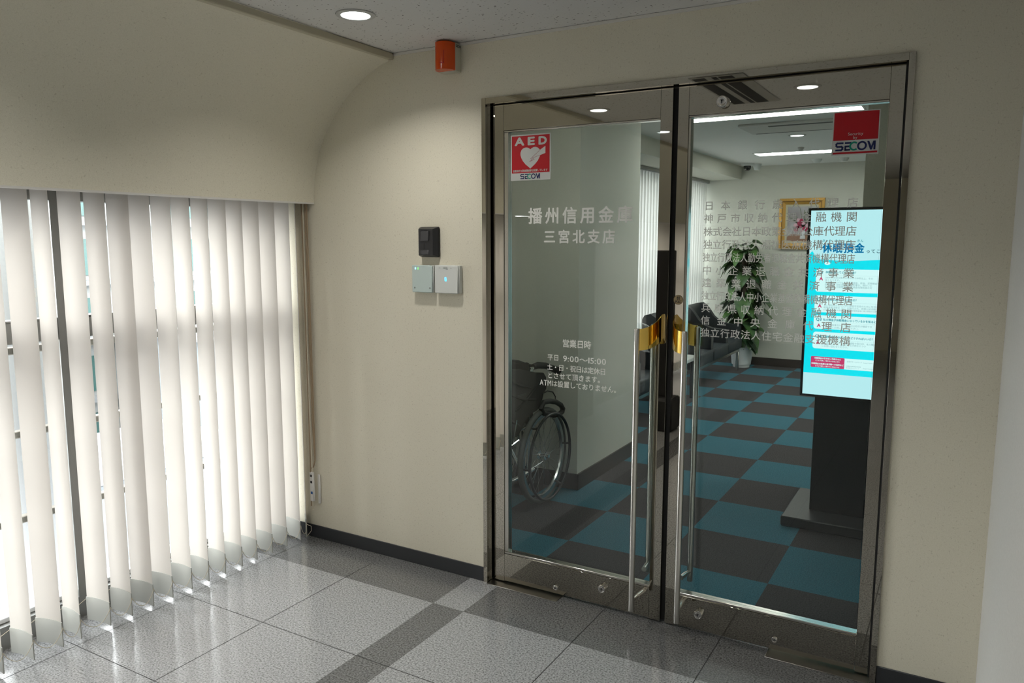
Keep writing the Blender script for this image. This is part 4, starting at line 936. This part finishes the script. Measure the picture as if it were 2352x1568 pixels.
for i in range(150):
    u = rnd.random(); z = 0.36+1.06*u; ang = rnd.uniform(0, 2*PI)
    if z < 0.55 and rnd.random() < 0.6: continue
    if math.cos(ang) < -0.2 and rnd.random() < 0.3: continue
    wid = 0.10+0.11*math.sin(min(max((z-0.25)/1.25, 0), 1)*PI)**0.5; r = rnd.uniform(0.05, 1.0)*wid
    base = Vector((px+r*math.cos(ang), py+0.32*r*math.sin(ang), z+rnd.uniform(-.02, .06)))
    d = Vector((math.cos(ang), 0.45*math.sin(ang), rnd.uniform(-1.1, 0.25))); heart_leaf(lf, base, d, rnd.uniform(0.125, 0.205), rnd.uniform(0.25, 0.7))
    stm.tube([(px+0.03*math.cos(ang), py+0.03*math.sin(ang), z-0.06), (px+0.6*r*math.cos(ang), py+0.45*r*math.sin(ang), z+0.03), base], 0.003, 5)
for q, z, ln in ((0.3, 1.50, .17), (2.4, 1.46, .16), (3.6, 1.42, .18), (5.2, 1.40, .17), (1.2, 1.44, .15), (0.1, 1.52, .12), (4.4, 1.47, .16)):
    base = Vector((px+0.09*math.cos(q), py+0.05*math.sin(q), z)); heart_leaf(lf, base, (math.cos(q), 0.5*math.sin(q), 0.15), ln, 0.6); stm.tube([(px, py, 1.34), (px+0.05*math.cos(q), py+.03*math.sin(q), z-0.02), base], 0.003, 5)
for q, z in ((0.2, 0.40), (5.9, 0.34), (0.6, 0.33), (3.5, 0.5), (2.9, 0.62)):
    base = Vector((px+0.11*math.cos(q), py-0.05, z)); heart_leaf(lf, base, (math.cos(q), -0.4, -1.1), 0.17, 0.2); stm.tube([(px, py, z+.12), (px+0.07*math.cos(q), py-.04, z+.05), base], 0.003, 5)
obj('foliage', lf, 'leaf_green', pl, recalc=False, ang=60); obj('stems', stm, 'leaf_green', pl)

pf = thing('framed_picture', 'gold framed flower painting on the far lobby wall', 'picture', (0.085, 6.86, 1.42))
fx0, fx1, fz0, fz1 = -0.168, 0.338, 1.425, 2.022
def ring(x0, x1, z0, z1, w, ya, yb_):
    b = MB(); Q = [(x0, z0), (x1, z0), (x1, z1), (x0, z1)]; I = [(x0+w, z0+w), (x1-w, z0+w), (x1-w, z1-w), (x0+w, z1-w)]
    vs = [(x, ya[0], z) for x, z in Q]+[(x, ya[1], z) for x, z in I]+[(x, yb_, z) for x, z in Q]+[(x, yb_, z) for x, z in I]
    fs = []
    for i in range(4):
        j = (i+1) % 4; fs += [[i, j, 4+j, 4+i], [8+i, 12+i, 12+j, 8+j], [i, 8+i, 8+j, j], [4+i, 4+j, 12+j, 12+i]]
    return b.add(vs, fs)
obj('outer_frame', ring(fx0, fx1, fz0, fz1, 0.03, (6.845, 6.838), 6.8785), 'frame_gold', pf, smooth=False)
fb = MB()
for k in range(44):
    u = k/44
    for (xa, za), (xb_, zb) in (((fx0+.036, fz0+.036), (fx1-.036, fz0+.036)), ((fx0+.036, fz1-.036), (fx1-.036, fz1-.036))): fb.box(xa+(xb_-xa)*u, xa+(xb_-xa)*u+0.006, 6.838, 6.85, za-.004, za+.004)
    for (xa, za), (xb_, zb) in (((fx0+.036, fz0+.036), (fx0+.036, fz1-.036)), ((fx1-.036, fz0+.036), (fx1-.036, fz1-.036))): fb.box(xa-.004, xa+.004, 6.838, 6.85, za+(zb-za)*u, za+(zb-za)*u+0.007)
obj('bead_moulding', fb, 'frame_gold_dark', pf, smooth=False)
obj('inner_frame', ring(fx0+.03, fx1-.03, fz0+.03, fz1-.03, 0.042, (6.846, 6.862), 6.8785), 'frame_gold', pf, smooth=False)
obj('liner', ring(fx0+.072, fx1-.072, fz0+.072, fz1-.072, 0.022, (6.862, 6.866), 6.8785), 'liner_cream', pf, smooth=False)
cx0, cx1, cz0, cz1 = fx0+.094, fx1-.094, fz0+.094, fz1-.094
cnv = obj('canvas', MB().box(cx0, cx1, 6.868, 6.878, cz0, cz1), 'canvas_grey', pf, smooth=False)
def blob(b, x, z, r, y, n=9):
    b.flat([(x+r*(0.75+0.4*rnd.random())*math.cos(2*PI*k/n), z+r*(0.75+0.4*rnd.random())*math.sin(2*PI*k/n)) for k in range(n)], y)
def pp(name, b, m_): sub(name, b, m_, cnv)
b = MB(); b.flat([(cx0, cz0), (cx1, cz0), (cx1, cz0+.075), (cx0+.04, cz0+.085), (cx0, cz0+.05)], 6.8675); pp('painted_table', b, 'paint_brown')
b = MB(); b.flat([(0.075, cz0+.03), (0.135, cz0+.03), (0.125, cz0+.12), (0.132, cz0+.16), (0.078, cz0+.16), (0.085, cz0+.12)], 6.867); pp('painted_vase', b, 'paint_white')
b = MB()
for k in range(26):
    q = rnd.uniform(0.5, 2.6); l_ = rnd.uniform(.1, .24); b.stroke([(0.105, cz0+.17), (0.105+l_*math.cos(q), cz0+.17+l_*math.sin(q))], 0.006, 6.8665)
pp('painted_stems', b, 'paint_green')
b = MB(); b2 = MB()
for x, z in ((0.06, .21), (0.045, .16), (0.085, .24), (0.12, .15), (0.03, .13), (0.15, .14), (0.07, .17)): blob(b, x, cz0+z, 0.026, 6.866)
for x, z in ((0.05, .25), (0.11, .21), (0.15, .19), (0.02, .19), (0.17, .23), (0.09, .13)): blob(b2, x, cz0+z, 0.022, 6.8662)
pp('painted_flowers', b, 'petal_crimson'); pp('painted_flowers', b2, 'petal_pink')

bpy.data.objects.remove(_fo); bpy.data.curves.remove(_fc)
